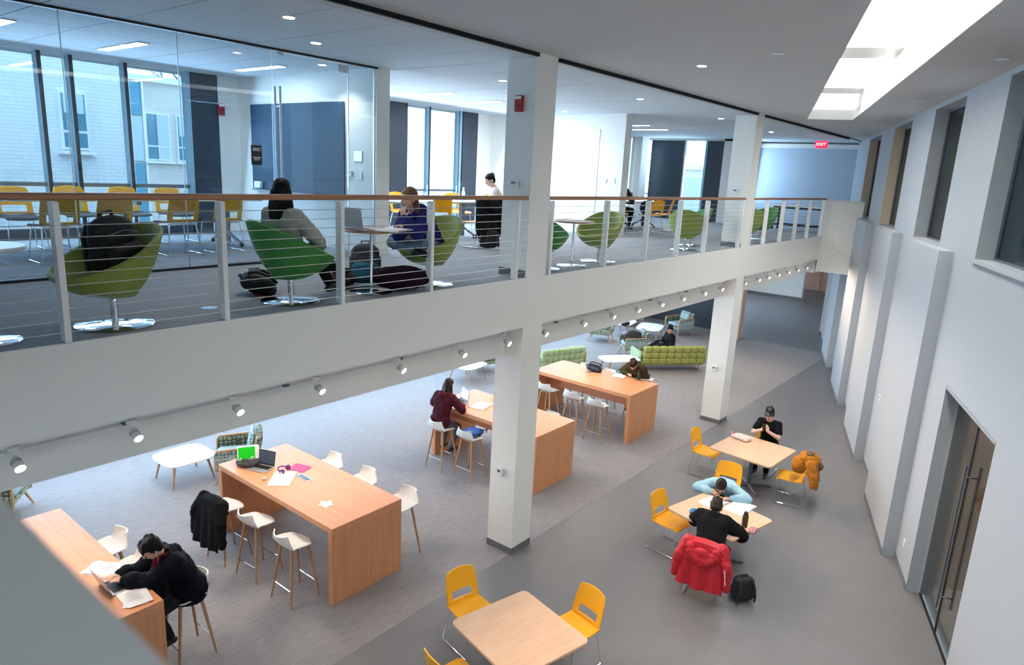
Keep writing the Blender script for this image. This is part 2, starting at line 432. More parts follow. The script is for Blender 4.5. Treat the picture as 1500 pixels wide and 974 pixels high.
b = MB(); b.prism([(21.03, EY+.05), (21.03, 4.49), (21.32, 4.59), (21.32, EY+.05)], UF+1.0, UF+1.025); st(b.build('trim_1', WALL, smooth=False))
b = MB(); b.prism([(21.3, EY+.03), (21.3, 4.6), (24.6, 5.72), (24.6, EY+.03)], UF-.01, UF); st(b.build('floor_bridge_carpet', CARPU, smooth=False))
# landing the picture is taken from, with its solid parapet
sbox('floor_landing', -4, .1, -4, EY, 3.9, UF, CARPU)
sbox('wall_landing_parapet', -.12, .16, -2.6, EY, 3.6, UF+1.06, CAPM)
# near end wall, with an added, unseen tall window for fill light
for x0, x1, z0, z1 in ((-4.0, 13, 0, 1), (-4, 13, 6.3, 7.1)): sbox('wall_near', -4.2, -4, x0, x1, z0, z1, WALL)
sbox('wall_near', -4.2, -4, 3.4, 13, 1, 6.3, WALL); sbox('wall_near', -4.2, -4, -4.0, -2.8, 1, 6.3, WALL)
w = thing('window_6', None, None, (-4.1, 0, 0)); w['kind'] = 'structure'
b = MB()
for y in (-2.75, -1.2, .3, 1.85, 3.36): b.box((0, y, 3.65), (.1, .06, 5.3))
for z in (1.03, 3.0, 4.9, 6.27): b.box((0, .3, z), (.1, 6.1, .05))
b.build('frame', MULL, w, False)
for y in (-1.97, -.45, 1.08, 2.6): MB().box((0, y, 3.65), (.012, 1.48, 5.2)).build('pane', GLW, w, False)

# ---- columns
def column(x, y, z1=CE+.06, name='column'):
    c = st(sbox(name, x, x+.44, y, y+.46, 0, z1, WALL))
    for z in (0, UF):
        b = MB(); b.box((x+.22, y+.23+(.012 if z else 0), z+.05), (.456, .476 if z == 0 else .45, .1))
        b.build('base_strip', BASEB, c, False)
    return c
column(7.17, EY-.001); column(14.82, EY-.001)
c3 = sbox('column', 23.75, 24.15, 8.5, 8.95, 0, 2.96, PEACH)

# ---- slanting wall: full-height piers and lower bays, thick .32 m behind its face
WT = .32
def pbox(b, ta, tb, o0, o1, z0, z1): b.hexa([PF(ta, o0, z0), PF(tb, o0, z0), PF(tb, o1, z0), PF(ta, o1, z0)], [PF(ta, o0, z1), PF(tb, o0, z1), PF(tb, o1, z1), PF(ta, o1, z1)])
wins = [(8.1, 10.2), (12.06, 13.98), (15.95, 17.95), (19.85, 21.95)]
WZ = 4.68
b = MB()
edges = [-4] + [e for p in wins for e in p] + [27.4]
for i in range(0, len(edges), 2): pbox(b, tx(edges[i]), tx(edges[i+1]), -WT, 0, WZ, CE+.2)       # upper piers
D0, D1, DZ = 8.26, 10.29, 3.02
pbox(b, tx(-4), tx(D0), -WT, 0, 0, WZ); pbox(b, tx(D0), tx(D1), -WT, 0, DZ, WZ); pbox(b, tx(D1), tx(27.4), -WT, 0, 0, WZ)
for a, c in wins: pbox(b, tx(a), tx(c), -WT, 0, CE-.02, CE+.2)
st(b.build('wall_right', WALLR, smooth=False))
b = MB()
for a, c in ((11.18, 13.2), (14.94, 16.95), (18.64, 20.6), (22.4, 24.3)):
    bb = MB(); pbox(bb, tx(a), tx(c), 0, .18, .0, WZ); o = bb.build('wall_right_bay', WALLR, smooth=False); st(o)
    bb = MB(); pbox(bb, tx(a)+.004, tx(c), .18, .188, 0, .1); bb.build('base_strip', BASEB, o, False)
bb = MB()
for a, c in ((10.30, 11.18), (13.2, 14.94), (16.95, 18.64), (20.6, 22.4)): pbox(bb, tx(a), tx(c), 0, .008, 0, .1)
st(bb.build('baseboard_right', BASEB, smooth=False))
for i, (a, c) in enumerate(wins):
    ta, tb = tx(a), tx(c)
    w = thing('window_%d' % (i+1), None, None); w['kind'] = 'structure'
    bb = MB(); pbox(bb, ta-.02, tb+.02, -.22, .035, WZ-.035, WZ+.004); bb.build('sill', WALLR, w, False)
    bb = MB()
    pbox(bb, ta, ta+.03, -.25, -.20, WZ, CE-.02); pbox(bb, tb-.03, tb, -.25, -.20, WZ, CE-.02); pbox(bb, ta, tb, -.25, -.20, WZ, WZ+.03); pbox(bb, ta, tb, -.25, -.20, CE-.06, CE-.02)
    bb.build('frame', GREYM, w, False)
    if i in (2, 3):
        bb = MB(); pbox(bb, tb-.006, tb, -.20, -.002, WZ, CE-.02); bb.build('reveal', BEIGE, w, False)  # warm light on these reveals is put into the beige colour
    bb = MB(); pbox(bb, ta+.03, tb-.03, -.23, -.22, WZ+.03, CE-.06); bb.build('pane', GLR, w, False)
# rooms behind the slanting wall
bb = MB(); pbox(bb, tx(-4), tx(27.4), -3.5, -3.3, 0, CE+.2); pbox(bb, tx(-4), tx(27.4), -3.5, -WT, 4.0, UF)
pbox(bb, tx(-4), tx(27.4), -3.5, -WT, CE, CE+.2); pbox(bb, tx(-4), tx(27.4), -3.5, -WT, -.2, 0)
pbox(bb, tx(5.5), tx(5.7), -3.5, -WT, 0, CE)
st(bb.build('wall_rooms_behind', WALL, smooth=False))
for xa, m in ((11.3, BLUEW), (15.0, BEIGE), (19.0, BEIGE), (22.6, BEIGE)):
    bb = MB(); pbox(bb, tx(xa), tx(xa)+.15, -3.4, -WT-.02, UF, CE); st(bb.build('wall_partition', m, smooth=False))
bb = MB(); pbox(bb, tx(10.6), tx(10.6)+.15, -3.4, -WT-.02, 0, 4); st(bb.build('wall_partition', BEIGE, smooth=False))
area('added_room_lamp', PF(tx(9.2), -1.7, 2.95), PF(tx(9.2), -1.7, 0), 1.2, .3, 85, (1, .82, .66))  # added lamp, brightens the room behind the door glass
for x_, p_, c_ in ((9.0, 14, COOL), (13.2, 16, (.9, .95, 1)), (17.0, 12, (1, .85, .68)), (21.0, 12, (1, .82, .64))): area('added_room_lamp', PF(tx(x_), -1.6, 6.8), PF(tx(x_), -1.6, 0), 1.2, .3, p_, c_)  # added unseen lamps, lighten the rooms behind the high windows
t = thing('radiator', 'white slatted radiator in the dark room seen through the nearest high window', 'radiator', PF(tx(8.6), -2.9, UF+.35), math.atan2(PY, PX))
for k in range(9): MB().box((0, 0, .09*k), (1.2, .06, .06), None, .01).build('slat', WARMW, t)
t = thing('leather_armchair', 'brown upholstered seat in the dark room behind the nearest high window', 'chair', PF(tx(8.5), -2.2, UF), math.atan2(PY, PX))
MB().box((0, 0, .25), (.9, .8, .34), None, .05).build('seat', mat('brown_leather', (.10, .05, .03), .5), t)
MB().box((0, -.35, .55), (.9, .16, .6), None, .05).build('backrest', bpy.data.materials['brown_leather'], t)
# glass door in the slanting wall, ground floor
d = thing('door_1', None, None); d['kind'] = 'structure'
t0, t1 = tx(D0), tx(D1)
bb = MB(); pbox(bb, t0, t1, -.03, .012, DZ-.03, DZ+.004); bb.build('head_trim', STEEL, d, False)
tm = tx(9.40)
bb = MB(); pbox(bb, tm+.012, t1-.01, -.185, -.173, .01, DZ-.03); bb.build('pane', GLD, d, False)
bb = MB(); pbox(bb, t0+.01, tm-.012, -.185, -.173, .01, DZ-.03); bb.build('pane', GLD, d, False)
bb = MB(); pbox(bb, tm-.012, tm+.012, -.19, -.168, 0, DZ-.03); bb.build('jamb_strip', BLACK, d, False)
bb = MB(); pbox(bb, t0, t1, -.19, -.168, 0, .02); bb.build('threshold', BLACK, d, False)
for off in (-.10, -.26):
    bb = MB(); bb.tube([PF(tm-.12, off, .45), PF(tm-.12, off, 2.35)], .014, 10)
    for z in (.6, 2.2): bb.tube([PF(tm-.12, off, z), PF(tm-.12, -.18, z)], .011, 8)
    bb.build('pull_bar', GREYM, d)
bb = MB(); pbox(bb, tm+.10, tm+.16, -.172, -.166, 1.35, 1.5); bb.build('lock_plate', STEEL, d, False)
bb = MB(); pbox(bb, tx(7.6), tx(8.9), -2.6, -1.7, 0, .95); st(bb.build('wall_low_counter', DARKPANEL, smooth=False))
for x, off, z in ((14.35, 0, 1.57), (18.03, 0, 1.76), (10.78, 0, .47), (13.9, .0, .45)):
    o = thing('wall_outlet', None, 'outlet', PF(tx(x), .0, z), math.atan2(PY, PX), 'wall plates on the slanting wall')
    o['label'] = {14.35: 'white switch plate at chest height in the second recess of the slanting wall', 18.03: 'white switch plate at chest height in the farthest visible wall recess',
                  10.78: 'low white socket plate in the recess beside the glass door', 13.9: 'low white socket plate at the foot of the second wall recess'}[x]
    MB().box((0, .004, 0), (.075, .008, .12), None, .003).build('plate', WARMW, o); MB().box((0, .009, 0), (.03, .006, .05), None, .002).build('rocker', GREYM if z > 1 else WARMW, o)

# ---- hall ceiling with the rooflight
OL, OR, TE = 1.905, .996, 6.03
cz0, cz1 = 6.9, 7.1
b = MB()
b.prism([PF(-16, OL)[:2], PF(TE, OL)[:2], (16.33, 5.45), (-4, 5.45)], cz0, cz1)
b.prism([PF(-16, -.05)[:2], PF(TE, -.05)[:2], PF(TE, OR)[:2], PF(-16, OR)[:2]], cz0, cz1)
b.prism([PF(TE, -.05)[:2], (24.8, 5.6), (24.8, 5.45), (16.33, 5.45), PF(TE, OL)[:2]], cz0, cz1)
st(b.build('ceiling', CEILM, smooth=False))
b = MB()     # well walls and the cross beams
pbox(b, -11, TE+.05, OL, OL+.12, cz0+.2, 8.3); pbox(b, -11, TE+.05, OR-.12, OR, cz0+.2, 8.3); pbox(b, TE, TE+.15, OR-.1, OL+.1, cz0+.2, 8.3)
for ta, tb in ((4.42, 5.34), (.108, 1.05), (-4.3, -3.35), (-11, -8.6)): pbox(b, ta, tb, OR-.02, OL+.02, 7.36, 8.3)
st(b.build('ceiling_rooflight_well', WARMW, smooth=False))
w = thing('window_5', None, None); w['kind'] = 'structure'
for ta, tb in ((5.34, TE), (1.05, 4.42), (-3.35, .108), (-8.6, -4.3)):
    bb = MB(); pbox(bb, ta, tb, OR, OL, 8.2, 8.22); bb.build('pane', GLW, w, False)
# ---- upper-storey ceiling: backing, border, slot, and tiles one by one
sbox('ceiling_upper', -4, 24.8, EY+.02, 12.5, CE+.03, CE+.3, CEILM)
sbox('ceiling_border', -4, 22.4, EY+.0, 5.62, CE-.006, CE+.03, CEILM)
for a, c in ((-4, 7.17), (7.61, 14.82), (15.26, 22.3)): sbox('trim_2', a, c, 5.448, EY-.002, CE+.0, CE+.045, SLOT)
cu = bpy.data.objects['ceiling_upper']
TX, TY = .762, 1.524
tile_me = MB().box((0, 0, 0), (TX-.012, TY-.012, .024)).mesh('tile', TILE, False)
ys = [5.03+1.524*k for k in range(5)]
for i in range(-1, 28):
    for j in range(5):
        x = 2.74 + TX*(i-2) + TX/2; y = 5.03 + TY*j + TY/2
        me = tile_me
        if x > 24: continue
        if j == 0:
            continue
        o = link('tile', me, cu, (x, y, CE+.012))
        if i % 3 == 1: o.location.z += .002
half = MB().box((0, 0, 0), (TX-.012, .93, .024)).mesh('tile', TILE, False)
for i in range(-1, 28):
    x = 2.74 + TX*(i-2) + TX/2
    if x < 24: link('tile', half, cu, (x, 5.625+.465, CE+.012))

# ---- upper end and side walls
sbox('wall_end_upper', 24.6, 24.8, 5.5, 9.0, UF, 6.95, BLUEW)
sbox('wall_end_cove', 24.45, 24.6, 5.6, 8.9, CE-.16, CE-.03, WALL)
sbox('wall_end_return', 22.9, 24.8, 8.9, 9.05, UF, 6.95, WALL)
sbox('wall_meeting_room', 7.04, 7.30, 8.36, 12.3, UF, CE+.02, WALL)
sbox('wall_study_box', 14.14, 14.44, 8.2, 12.3, UF, CE+.02, WALL)
o = bpy.data.objects['wall_study_box']
MB().box((14.137, 8.86, 5.3), (.006, .012, 2.42)).build('panel_joint', GREYM, o, False)
MB().box((14.134, 8.5, UF+.05), (.012, .62, .1)).build('base_strip', BASEB, o, False)
# exterior wall of the upper storey
EYW = 12.25
ext = sbox('wall_exterior_upper', -4, 24, EYW-.03, EYW+.15, UF-.02, UF+.16, DARKPANEL)
sbox('wall_exterior_upper', 6.65, 7.06, EYW-.06, EYW+.2, UF, CE+.02, WALL)
sbox('wall_exterior_upper', 13.6, 14.2, EYW-.06, EYW+.2, UF, CE+.02, WALL)
sbox('wall_exterior_upper', 22.0, 22.5, EYW-.2, EYW+.2, UF, CE+.02, WALL)
for a, c in ((6.17, 6.65), (10.6, 11.2), (13.05, 13.6), (8.0, 8.6)): sbox('wall_dark_panel', a, c, EYW-.05, EYW+.1, UF, CE+.02, DARKPANEL)
wu = thing('window_7', None, None); wu['kind'] = 'structure'
mull = [-2, -.6, .8, 2.2, 3.0, 3.92, 4.34, 5.13, 7.34, 9.4, 11.94, 12.97, 14.5, 16, 17.5, 19, 20.4, 21.3, 22.55]
for x in mull:
    MB().box((x, EYW+.06, (UF+CE)/2), (.055, .16, CE-UF)).build('mullion', MULL, wu, False)
    MB().box((x-.034, EYW+.06, (UF+CE)/2), (.012, .15, CE-UF)).build('mullion_side', MULLB, wu, False)  # reflection on the dark mullion's side, put into the strip's colour
for x in (6.13, 13.0, 10.56):
    MB().box((x, EYW+.05, (UF+CE)/2), (.07, .16, CE-UF)).build('mullion', MULLB, wu, False)
MB().box((10, EYW+.06, UF+.83), (27.5, .07, .06)).build('transom', GREYM, wu, False)
xs = sorted(mull + [6.13, 13.0, 10.56, 6.65, 7.06, 13.6, 22.0, 23.0]); 
for a, c in zip(xs[:-1], xs[1:]):
    if c-a < .25 or (a, c) in ((6.13, 6.65), (10.56, 11.2), (13.0, 13.6)): continue
    MB().box(((a+c)/2, EYW+.06, (UF+CE)/2+.08), (c-a-.06, .012, CE-UF-.2)).build('pane', GLW, wu, False)
# end windows of the far study area
sbox('wall_end_dark_panel', 22.98, 23.12, 10.93, 12.2, UF, CE-.05, DARKPANEL); sbox('wall_end_dark_panel', 22.98, 23.12, 9.5, 10.08, UF, CE-.05, DARKPANEL)
sbox('wall_end_pier', 22.98, 23.2, 9.0, 9.5, UF, CE+.02, WALL); sbox('wall_end_header', 22.98, 23.2, 9.0, 12.3, CE-.05, CE+.03, WALL)
we = thing('window_8', None, None); we['kind'] = 'structure'
MB().box((23.05, 10.13, 5.45), (.1, .07, 2.7)).build('mullion', MULLB, we, False); MB().box((23.05, 10.9, 5.45), (.1, .05, 2.7)).build('mullion', WARMW, we, False)
MB().box((23.05, 10.5, 5.45), (.012, .72, 2.66)).build('pane', GLW, we, False)
# lower storey shell
for z0, z1 in ((0, .35), (2.7, 2.96)): sbox('wall_exterior_lower', -4, 24.2, 13, 13.2, z0, z1, WALL)
wl = thing('window_9', None, None); wl['kind'] = 'structure'  # unseen windows, assumed for the lower daylight
for k in range(14):
    MB().box((-3+2.0*k, 13.1, 1.5), (.1, .14, 2.4)).build('mullion', MULL, wl, False)
    MB().box((-2+2.0*k, 13.1, 1.5), (1.9, .012, 2.36)).build('pane', GLW, wl, False)
sbox('wall_navy', 24.1, 24.3, 8.95, 13, 0, 2.96, NAVY)
MB().box((24.09, 11, .06), (.02, 4.1, .12)).build('base_strip', BASEB, bpy.data.objects['wall_navy'], False)
sbox('ceiling_corridor', 24.1, 40, 5.4, 13, 2.96, 3.1, WALL)
sbox('wall_corridor_far', 34.9, 35.1, 9.6, 13, 0, 2.96, WALL)
MB().box((34.89, 11.3, .06), (.02, 3.4, .12)).build('base_strip', BASEB, bpy.data.objects['wall_corridor_far'], False)
sbox('wall_corridor_end', 39.2, 39.4, 6.2, 13, 0, 2.96, PEACH)
dd = sbox('door_2', 39.15, 39.2, 9.95, 10.95, 0, 2.5, PEACH); MB().box((39.13, 10.05, 1.05), (.04, .1, .03)).build('handle', STEEL, dd)
b = MB(); b.prism([(27.2, 6.66), (27.2, 5.9), (40, 5.9), (40, 6.66)], 0, 2.98); o = st(b.build('wall_corridor_right', WALL, smooth=False))
MB().box((27.19, 6.28, .06), (.02, .76, .12)).build('base_strip', BASEB, o, False)
for a, c in ((24.2, 25), (34, 35)): sbox('wall_corridor_left', a, c, 12.9, 13.1, 0, 2.96, WALL)
sbox('wall_corridor_left', 25, 34, 12.9, 13.1, 2.6, 2.96, WALL)  # opening beneath is unseen, assumed for the corridor daylight
# upper roof lid and outer closing walls
sbox('ceiling_roof_lid', -4.2, 25, 12.3, 13.1, CE+.02, CE+.3, CEILM)
sbox('wall_end_lid', 24.6, 24.8, 4.8, 5.6, 3.0, 7.1, WALL)

# ---- balcony railings, one per bay
n_cab = 11
posts = {0: [.55, 1.77, 2.99, 4.21, 5.44, 6.98], 1: [7.72, 9.18, 10.50, 11.72, 12.92, 14.72], 2: [15.36, 16.30, 17.46, 18.57, 19.69, 20.95]}
ends = {0: (-.0, 7.16), 1: (7.62, 14.81), 2: (15.27, 21.05)}
lab = ['steel cable railing with wooden handrail along the balcony left of the near column', 'steel cable railing with wooden handrail between the two balcony columns', 'steel cable railing with wooden handrail beyond the far column, ending at the white parapet']
for k in range(3):
    a, c = ends[k]
    t = thing('balcony_railing', lab[k], 'railing', (a, EY+.035, UF), 0, 'balcony railings')
    MB().box(((c-a)/2, 0, 1.045), (c-a, .07, .05), None, .012).build('handrail', RAILW, t)
    for x in posts[k]:
        MB().box((x-a, .012, .505), (.045, .09, 1.006), None, .004).build('post', POST, t)
    cm = MB().tube([(0, 0, 0), (c-a, 0, 0)], .0035, 5).mesh('cable', CABLE)
    for q in range(n_cab): link('cable', cm, t, (0, -.01, .075+.0855*q))

# ---- glass partition of the meeting room
GY = 8.36
g = thing('glass_partition', 'frameless glass wall of the meeting room with black top channel', 'partition', (0, GY, UF))
MB().box((2.5, 0, CE-UF-.012), (9.1, .05, .024)).build('top_channel', BLACK, g, False)
MB().box((.5, 0, .015), (9.6, .06, .03)).build('bottom_channel', BLACK, g, False)
for a, c in ((-3.3, -2.1), (-2.1, -.9), (-.9, .3), (.3, 1.69), (1.69, 2.89), (2.89, 4.09), (4.09, 5.30), (6.52, 7.0)):
    MB().box(((a+c)/2, 0, 1.38), (c-a-.008, .012, 2.71)).build('pane', GL, g, False)
    if 1 < c < 5: MB().box((c, 0, 1.38), (.008, .014, 2.71)).build('joint', STEEL, g, False)
MB().box((6.52, 0, 1.38), (.012, .014, 2.71)).build('joint', STEEL, g, False)
MB().box((7.0, 0, 1.38), (.03, .03, 2.71)).build('edge_channel', STEEL, g, False)
gd = thing('glass_door', 'frameless glass door with paired tall steel pull bars beside the blue board', 'door', (5.31, GY, UF))
MB().box((.6, 0, 1.37), (1.19, .012, 2.70)).build('pane', GL, gd, False)
for y in (-.06, .06):
    b = MB(); b.tube([(.07, y, .35), (.07, y, 2.30)], .016, 10)
    for z in (.5, 2.05): b.tube([(.07, y, z), (.07, 0, z)], .009, 8)
    b.build('pull_bar', STEEL, gd)
MB().box((1.12, 0, 2.66), (.17, .03, .1), None, .004).build('hinge_patch', STEEL, gd); MB().box((.12, 0, 2.71), (.09, .03, .04), None, .004).build('hinge_patch', STEEL, gd)
MB().box((1.12, 0, .05), (.17, .03, .08), None, .004).build('hinge_patch', STEEL, gd)
# ================================================================== LIGHT FITTINGS
def spot(name, loc, dirv, power, size, col, blend=.6, rad=.03):
    l = bpy.data.lights.new(name, 'SPOT'); l.energy = power; l.spot_size = math.radians(size); l.spot_blend = blend; l.color = col; l.shadow_soft_size = rad
    o = bpy.data.objects.new(name, l); COL.objects.link(o); o.location = loc
    o.rotation_euler = V(dirv).to_track_quat('-Z', 'Y').to_euler(); return o
WARM = (1.0, .74, .50)
ORD = ['first', 'second', 'third', 'fourth', 'fifth', 'sixth', 'seventh', 'eighth', 'ninth', 'tenth', 'eleventh', 'twelfth']
bays = {0: [.5, 1.4, 2.22, 3.11, 4.0, 5.1, 6.12, 7.0], 1: [7.85, 8.87, 9.75, 10.6, 11.49, 12.4, 13.41, 14.3], 2: [15.67, 16.57, 17.24, 18.01, 18.8, 19.6, 20.4]}
aim = V((.05, -.90, -.44)).normalized()
for k in range(3):
    a, c = ends[k]
    t = thing('light_track', ['white lighting track with conduit under the balcony edge, left of the near column', 'white lighting track under the balcony edge between the two columns', 'white lighting track under the balcony edge beyond the far column'][k], 'light track', (a, 5.72, 3.33), 0, 'lighting tracks')
    MB().box(((c-a)/2, 0, 0), (c-a-.1, .03, .03)).build('track', WARMW, t, False)
    MB().tube([(.1, .03, -.06), (c-a-.1, .03, -.06)], .008, 6).build('conduit', WARMW, t)
    for q in range(int((c-a)/1.5)):
        MB().box((.7+1.5*q, .03, -.03), (.05, .06, .05)).build('clip', GREYM, t, False)
hb = MB(); hb.lathe([(0, -.075), (.03, -.07), (.042, -.05), (.042, .06), (.048, .075), (.044, .075), (.038, .062)], 16)
house_me = hb.mesh('housing', WARMW)
lens_me = MB().lathe([(0, .066), (.039, .066), (.039, .062), (0, .060)], 16).mesh('lens', LAMPW)
finb = MB()
for q in range(3): finb.lathe([(.043, -.03+.016*q), (.046, -.028+.016*q), (.046, -.022+.016*q), (.043, -.02+.016*q)], 14)
fin_me = finb.mesh('cooling_slot', mat('grey_slot', (.35, .35, .35), .5))
arm_me = MB().box((0, 0, .055), (.02, .012, .09)).box((0, 0, .10), (.07, .034, .03)).mesh('mount', WARMW, False)
for k in range(3):
    for q, x in enumerate(bays[k]):
        left = k == 0
        n = len(bays[k])
        if k == 0: lb = 'white track spotlight under the balcony, %s to the left counting from the near column' % ORD[n-1-q]
        elif k == 1: lb = 'white track spotlight under the balcony between the columns, %s from the near column' % ORD[q]
        else: lb = 'white track spotlight under the balcony, %s beyond the far column' % ORD[q]
        t = thing('track_spotlight', lb, 'spotlight', (x, 5.62, 3.22), 0, 'track spotlights under the balcony')
        for nm, me in (('housing', house_me), ('lens', lens_me), ('cooling_slot', fin_me)):
            o = link(nm, me, t); o.rotation_euler = aim.to_track_quat('Z', 'Y').to_euler(); o.scale = (.82, .82, .82)
        o = link('mount', arm_me, t); o.location = (0, .06, -.01)
        spot('track_lamp', V((x, 5.62, 3.22)) + aim*.085, aim, 80, 80, WARM)
# ceiling downlights
ring_me = MB().lathe([(.055, 0), (.075, -.004), (.078, 0), (.075, .004), (.055, .004)], 20).mesh('trim_ring', WARMW)
disc_me = MB().lathe([(0, -.004), (.056, -.003), (.056, .004), (0, .004)], 16).mesh('lamp_disc', LAMPW)
dl = [(4.31, 6.46, 'nearest the left edge, over the balcony'), (5.35, 7.47, 'in front of the glass door'), (11.58, 6.47, 'over the balcony between the columns'), (13.4, 9.4, 'beside the white wall of the study area'),
      (15.48, 6.55, 'over the balcony next to the far column'), (19.5, 6.78, 'in front of the blue-grey end wall'), (8.8, 7.4, 'behind the near column'), (6.55, 9.0, 'inside the meeting room by the blue board'), (10.5, 8.2, 'over the seated person in white')]
for x, y, w_ in dl:
    t = thing('ceiling_downlight', 'small round lit downlight in the tiled ceiling %s' % w_, 'downlight', (x, y, CE-.003), 0, 'lit downlights in the tiled ceiling')
    link('trim_ring', ring_me, t); link('lamp_disc', disc_me, t)
    spot('down_lamp', (x, y, CE-.025), (0, 0, -1), 40, 125, (1, .92, .82))
dk_me = MB().lathe([(0, .006), (.056, .006), (.056, .012), (0, .012)], 16).mesh('dark_disc', GREYM)
for x, y, w_ in ((8.8, 4.06, 'facing the near column'), (8.27, 2.91, 'left of the rooflight'), (9.43, .9, 'over the nearest high window'), (13.2, 2.27, 'over the pier between two high windows'), (17.13, 3.6, 'above the farther high windows'), (20.6, 4.75, 'at the far end of the hall')):
    t = thing('unlit_downlight', 'small round unlit downlight in the grey hall ceiling %s' % w_, 'downlight', (x, y, 6.897), 0, 'unlit downlights of the hall ceiling')
    link('trim_ring', ring_me, t); link('dark_disc', dk_me if x != 8.8 else disc_me, t)
# recessed strip lights
sb = MB().box((0, 0, -.004), (.15, 1.30, .012)).mesh('frame', WARMW, False); sd = MB().box((0, 0, -.0115), (.12, 1.26, .006)).mesh('diffuser', LAMPC, False)
for x, y, w_ in ((2.86, 10.36, 'nearest the left edge of the meeting room'), (4.34, 10.4, 'in the middle of the meeting room'), (6.36, 10.36, 'by the blue board wall'), (9.83, 10.1, 'first beyond the meeting room'), (11.3, 10.15, 'by the white study wall'), (13.0, 10.2, 'against the end wall behind the column'), (17.2, 9.9, 'in the far study area by the white wall'), (18.7, 10.1, 'in the far area before the tall windows')):
    t = thing('strip_light', 'slim recessed strip light in the ceiling %s' % w_, 'ceiling light', (x, y, CE-.004), 0, 'recessed strip lights')
    link('frame', sb, t); link('diffuser', sd, t)
    area('strip_lamp', (x, y, CE-.03), (x, y, 0), .12, 1.26, 14 if x < 7 else 30, (.94, .97, 1))
# exit sign, alarms, thermostats, plates
t = thing('exit_sign', 'red glowing exit sign hanging below the ceiling before the blue-grey wall', 'exit sign', (20.98, 5.84, 6.52))
MB().box((0, 0, .10), (.05, .32, .20), None, .01).build('case', mat('exit_red', (.8, .02, .06), .4, emit=((1, .01, .06), 1.6)), t)
MB().tube([(0, 0, .2), (0, 0, .39)], .012, 8).build('stem', WARMW, t)
def letters(txt, size, m, parent, loc, rot, name='lettering', depth=.002):
    c = bpy.data.curves.new(name, 'FONT'); c.body = txt; c.size = size; c.align_x = 'CENTER'; c.align_y = 'CENTER'; c.extrude = depth
    o = bpy.data.objects.new(name, c); COL.objects.link(o)
    dg = bpy.context.evaluated_depsgraph_get(); me = bpy.data.meshes.new_from_object(o.evaluated_get(dg)); bpy.data.objects.remove(o)
    me.materials.clear(); me.materials.append(m)
    o = link(name, me, parent, loc); o.rotation_euler = rot; return o
letters('EXIT', .13, mat('exit_letter', (1, .75, .75), .5, emit=((1, .5, .5), 2)), t, (-.027, 0, .10), (PI/2, 0, -PI/2))
def alarm(loc, rz, label, group):
    t = thing('fire_alarm', label, 'fire alarm', loc, rz, group)
    MB().box((.025, 0, 0), (.05, .125, .20), None, .008).build('case', RED, t)
    MB().box((.053, 0, .07), (.006, .10, .035), None, .002).build('strobe', WARMW, t); MB().lathe([(0, 0), (.03, 0), (.032, .008), (0, .010)], 14, Matrix.Translation((.05, .0, -.03)) @ Matrix.Rotation(PI/2, 4, 'Y')).build('sounder', mat('dark_red', (.25, .01, .015), .5), t)
alarm((7.168, 5.72, 6.30), PI, 'red fire alarm with white strobe high on the near column', 'fire alarms')
alarm((6.68, EYW-.062, 6.28), -PI/2, 'red fire alarm on the white wall seen through the meeting room glass', 'fire alarms')
def plate(loc, rz, label, m=WARMW, d=(.012, .10, .08), name='thermostat', cat='thermostat', dark=True):
    t = thing(name, label, cat, loc, rz, 'wall control plates')
    MB().box((d[0]/2, 0, 0), d, None, .004).build('body', m, t)
    if dark: MB().box((d[0]+.001, -.01, .015), (.004, d[1]*.55, d[2]*.3)).build('display', GREYM, t, False)
    return t
plate((7.168, 5.74, 5.30), PI, 'white thermostat on the near column above the handrail', d=(.03, .13, .10))
plate((14.818, 5.75, 5.28), PI, 'white thermostat on the far column above the handrail', d=(.03, .13, .10))
plate((7.168, 5.74, 1.24), PI, 'white control box with dark slot low on the near column', d=(.045, .10, .12))
plate((14.818, 5.74, 1.30), PI, 'white control box with dark slot low on the far column', d=(.045, .10, .12))
plate((7.038, 8.78, 5.57), PI, 'steel wall plate beside the blue board', STEEL, (.012, .20, .16), 'wall_plate', 'wall plate', False)
plate((7.038, 8.98, 5.30), PI, 'white thermostat beside the blue board', d=(.03, .12, .09))
plate((7.038, 8.72, 5.28), PI, 'white switch plate right of the blue board', d=(.012, .08, .13), name='wall_switch', cat='switch', dark=False)
plate((14.136, 8.62, 5.36), PI, 'pair switch plate on the white study box wall, one', d=(.012, .07, .12), name='wall_switch', cat='switch', dark=False)['label'] = 'white switch plate on the study box wall nearer its corner'
plate((14.136, 8.40, 5.36), PI, 'x', d=(.012, .07, .12), name='wall_switch', cat='switch', dark=False)['label'] = 'white switch plate at the outer corner of the study box wall'
plate((14.136, 8.72, UF+.42), PI, 'white socket low on the study box wall', d=(.012, .07, .12), name='wall_outlet', cat='outlet')
plate((7.168, 5.62, UF+.38), PI, 'white socket low on the near column behind the railing', d=(.012, .08, .12), name='wall_outlet', cat='outlet', dark=False)
plate((14.818, 5.68, UF+.42), PI, 'white socket low on the far column behind the railing', d=(.012, .08, .12), name='wall_outlet', cat='outlet', dark=False)
t = thing('room_sign', 'black room sign with white lettering on the meeting room glass', 'sign', (5.04, GY-.008, 5.50))
MB().box((0, -.006, 0), (.15, .01, .25), None, .003).build('plate', BLACK, t)
letters('303C', .055, WARMW, t, (0, -.0125, .07), (PI/2, 0, 0)); letters('SEMINAR\nROOM', .026, WARMW, t, (0, -.0125, -.045), (PI/2, 0, 0), 'small_lettering')
t = thing('wall_board', 'large blue glass writing board on the white meeting room wall', 'board', (7.03, 10.43, 5.66))
MB().box((-.01, 0, 0), (.02, 2.66, 1.46), None, .003).build('board', BOARD, t)
MB().box((-.06, 0, -.75), (.08, 2.5, .02)).build('tray', GREYM, t, False); MB().box((-.05, 1.1, -.66), (.06, .2, .12), None, .01).build('eraser_holder', WARMW, t)
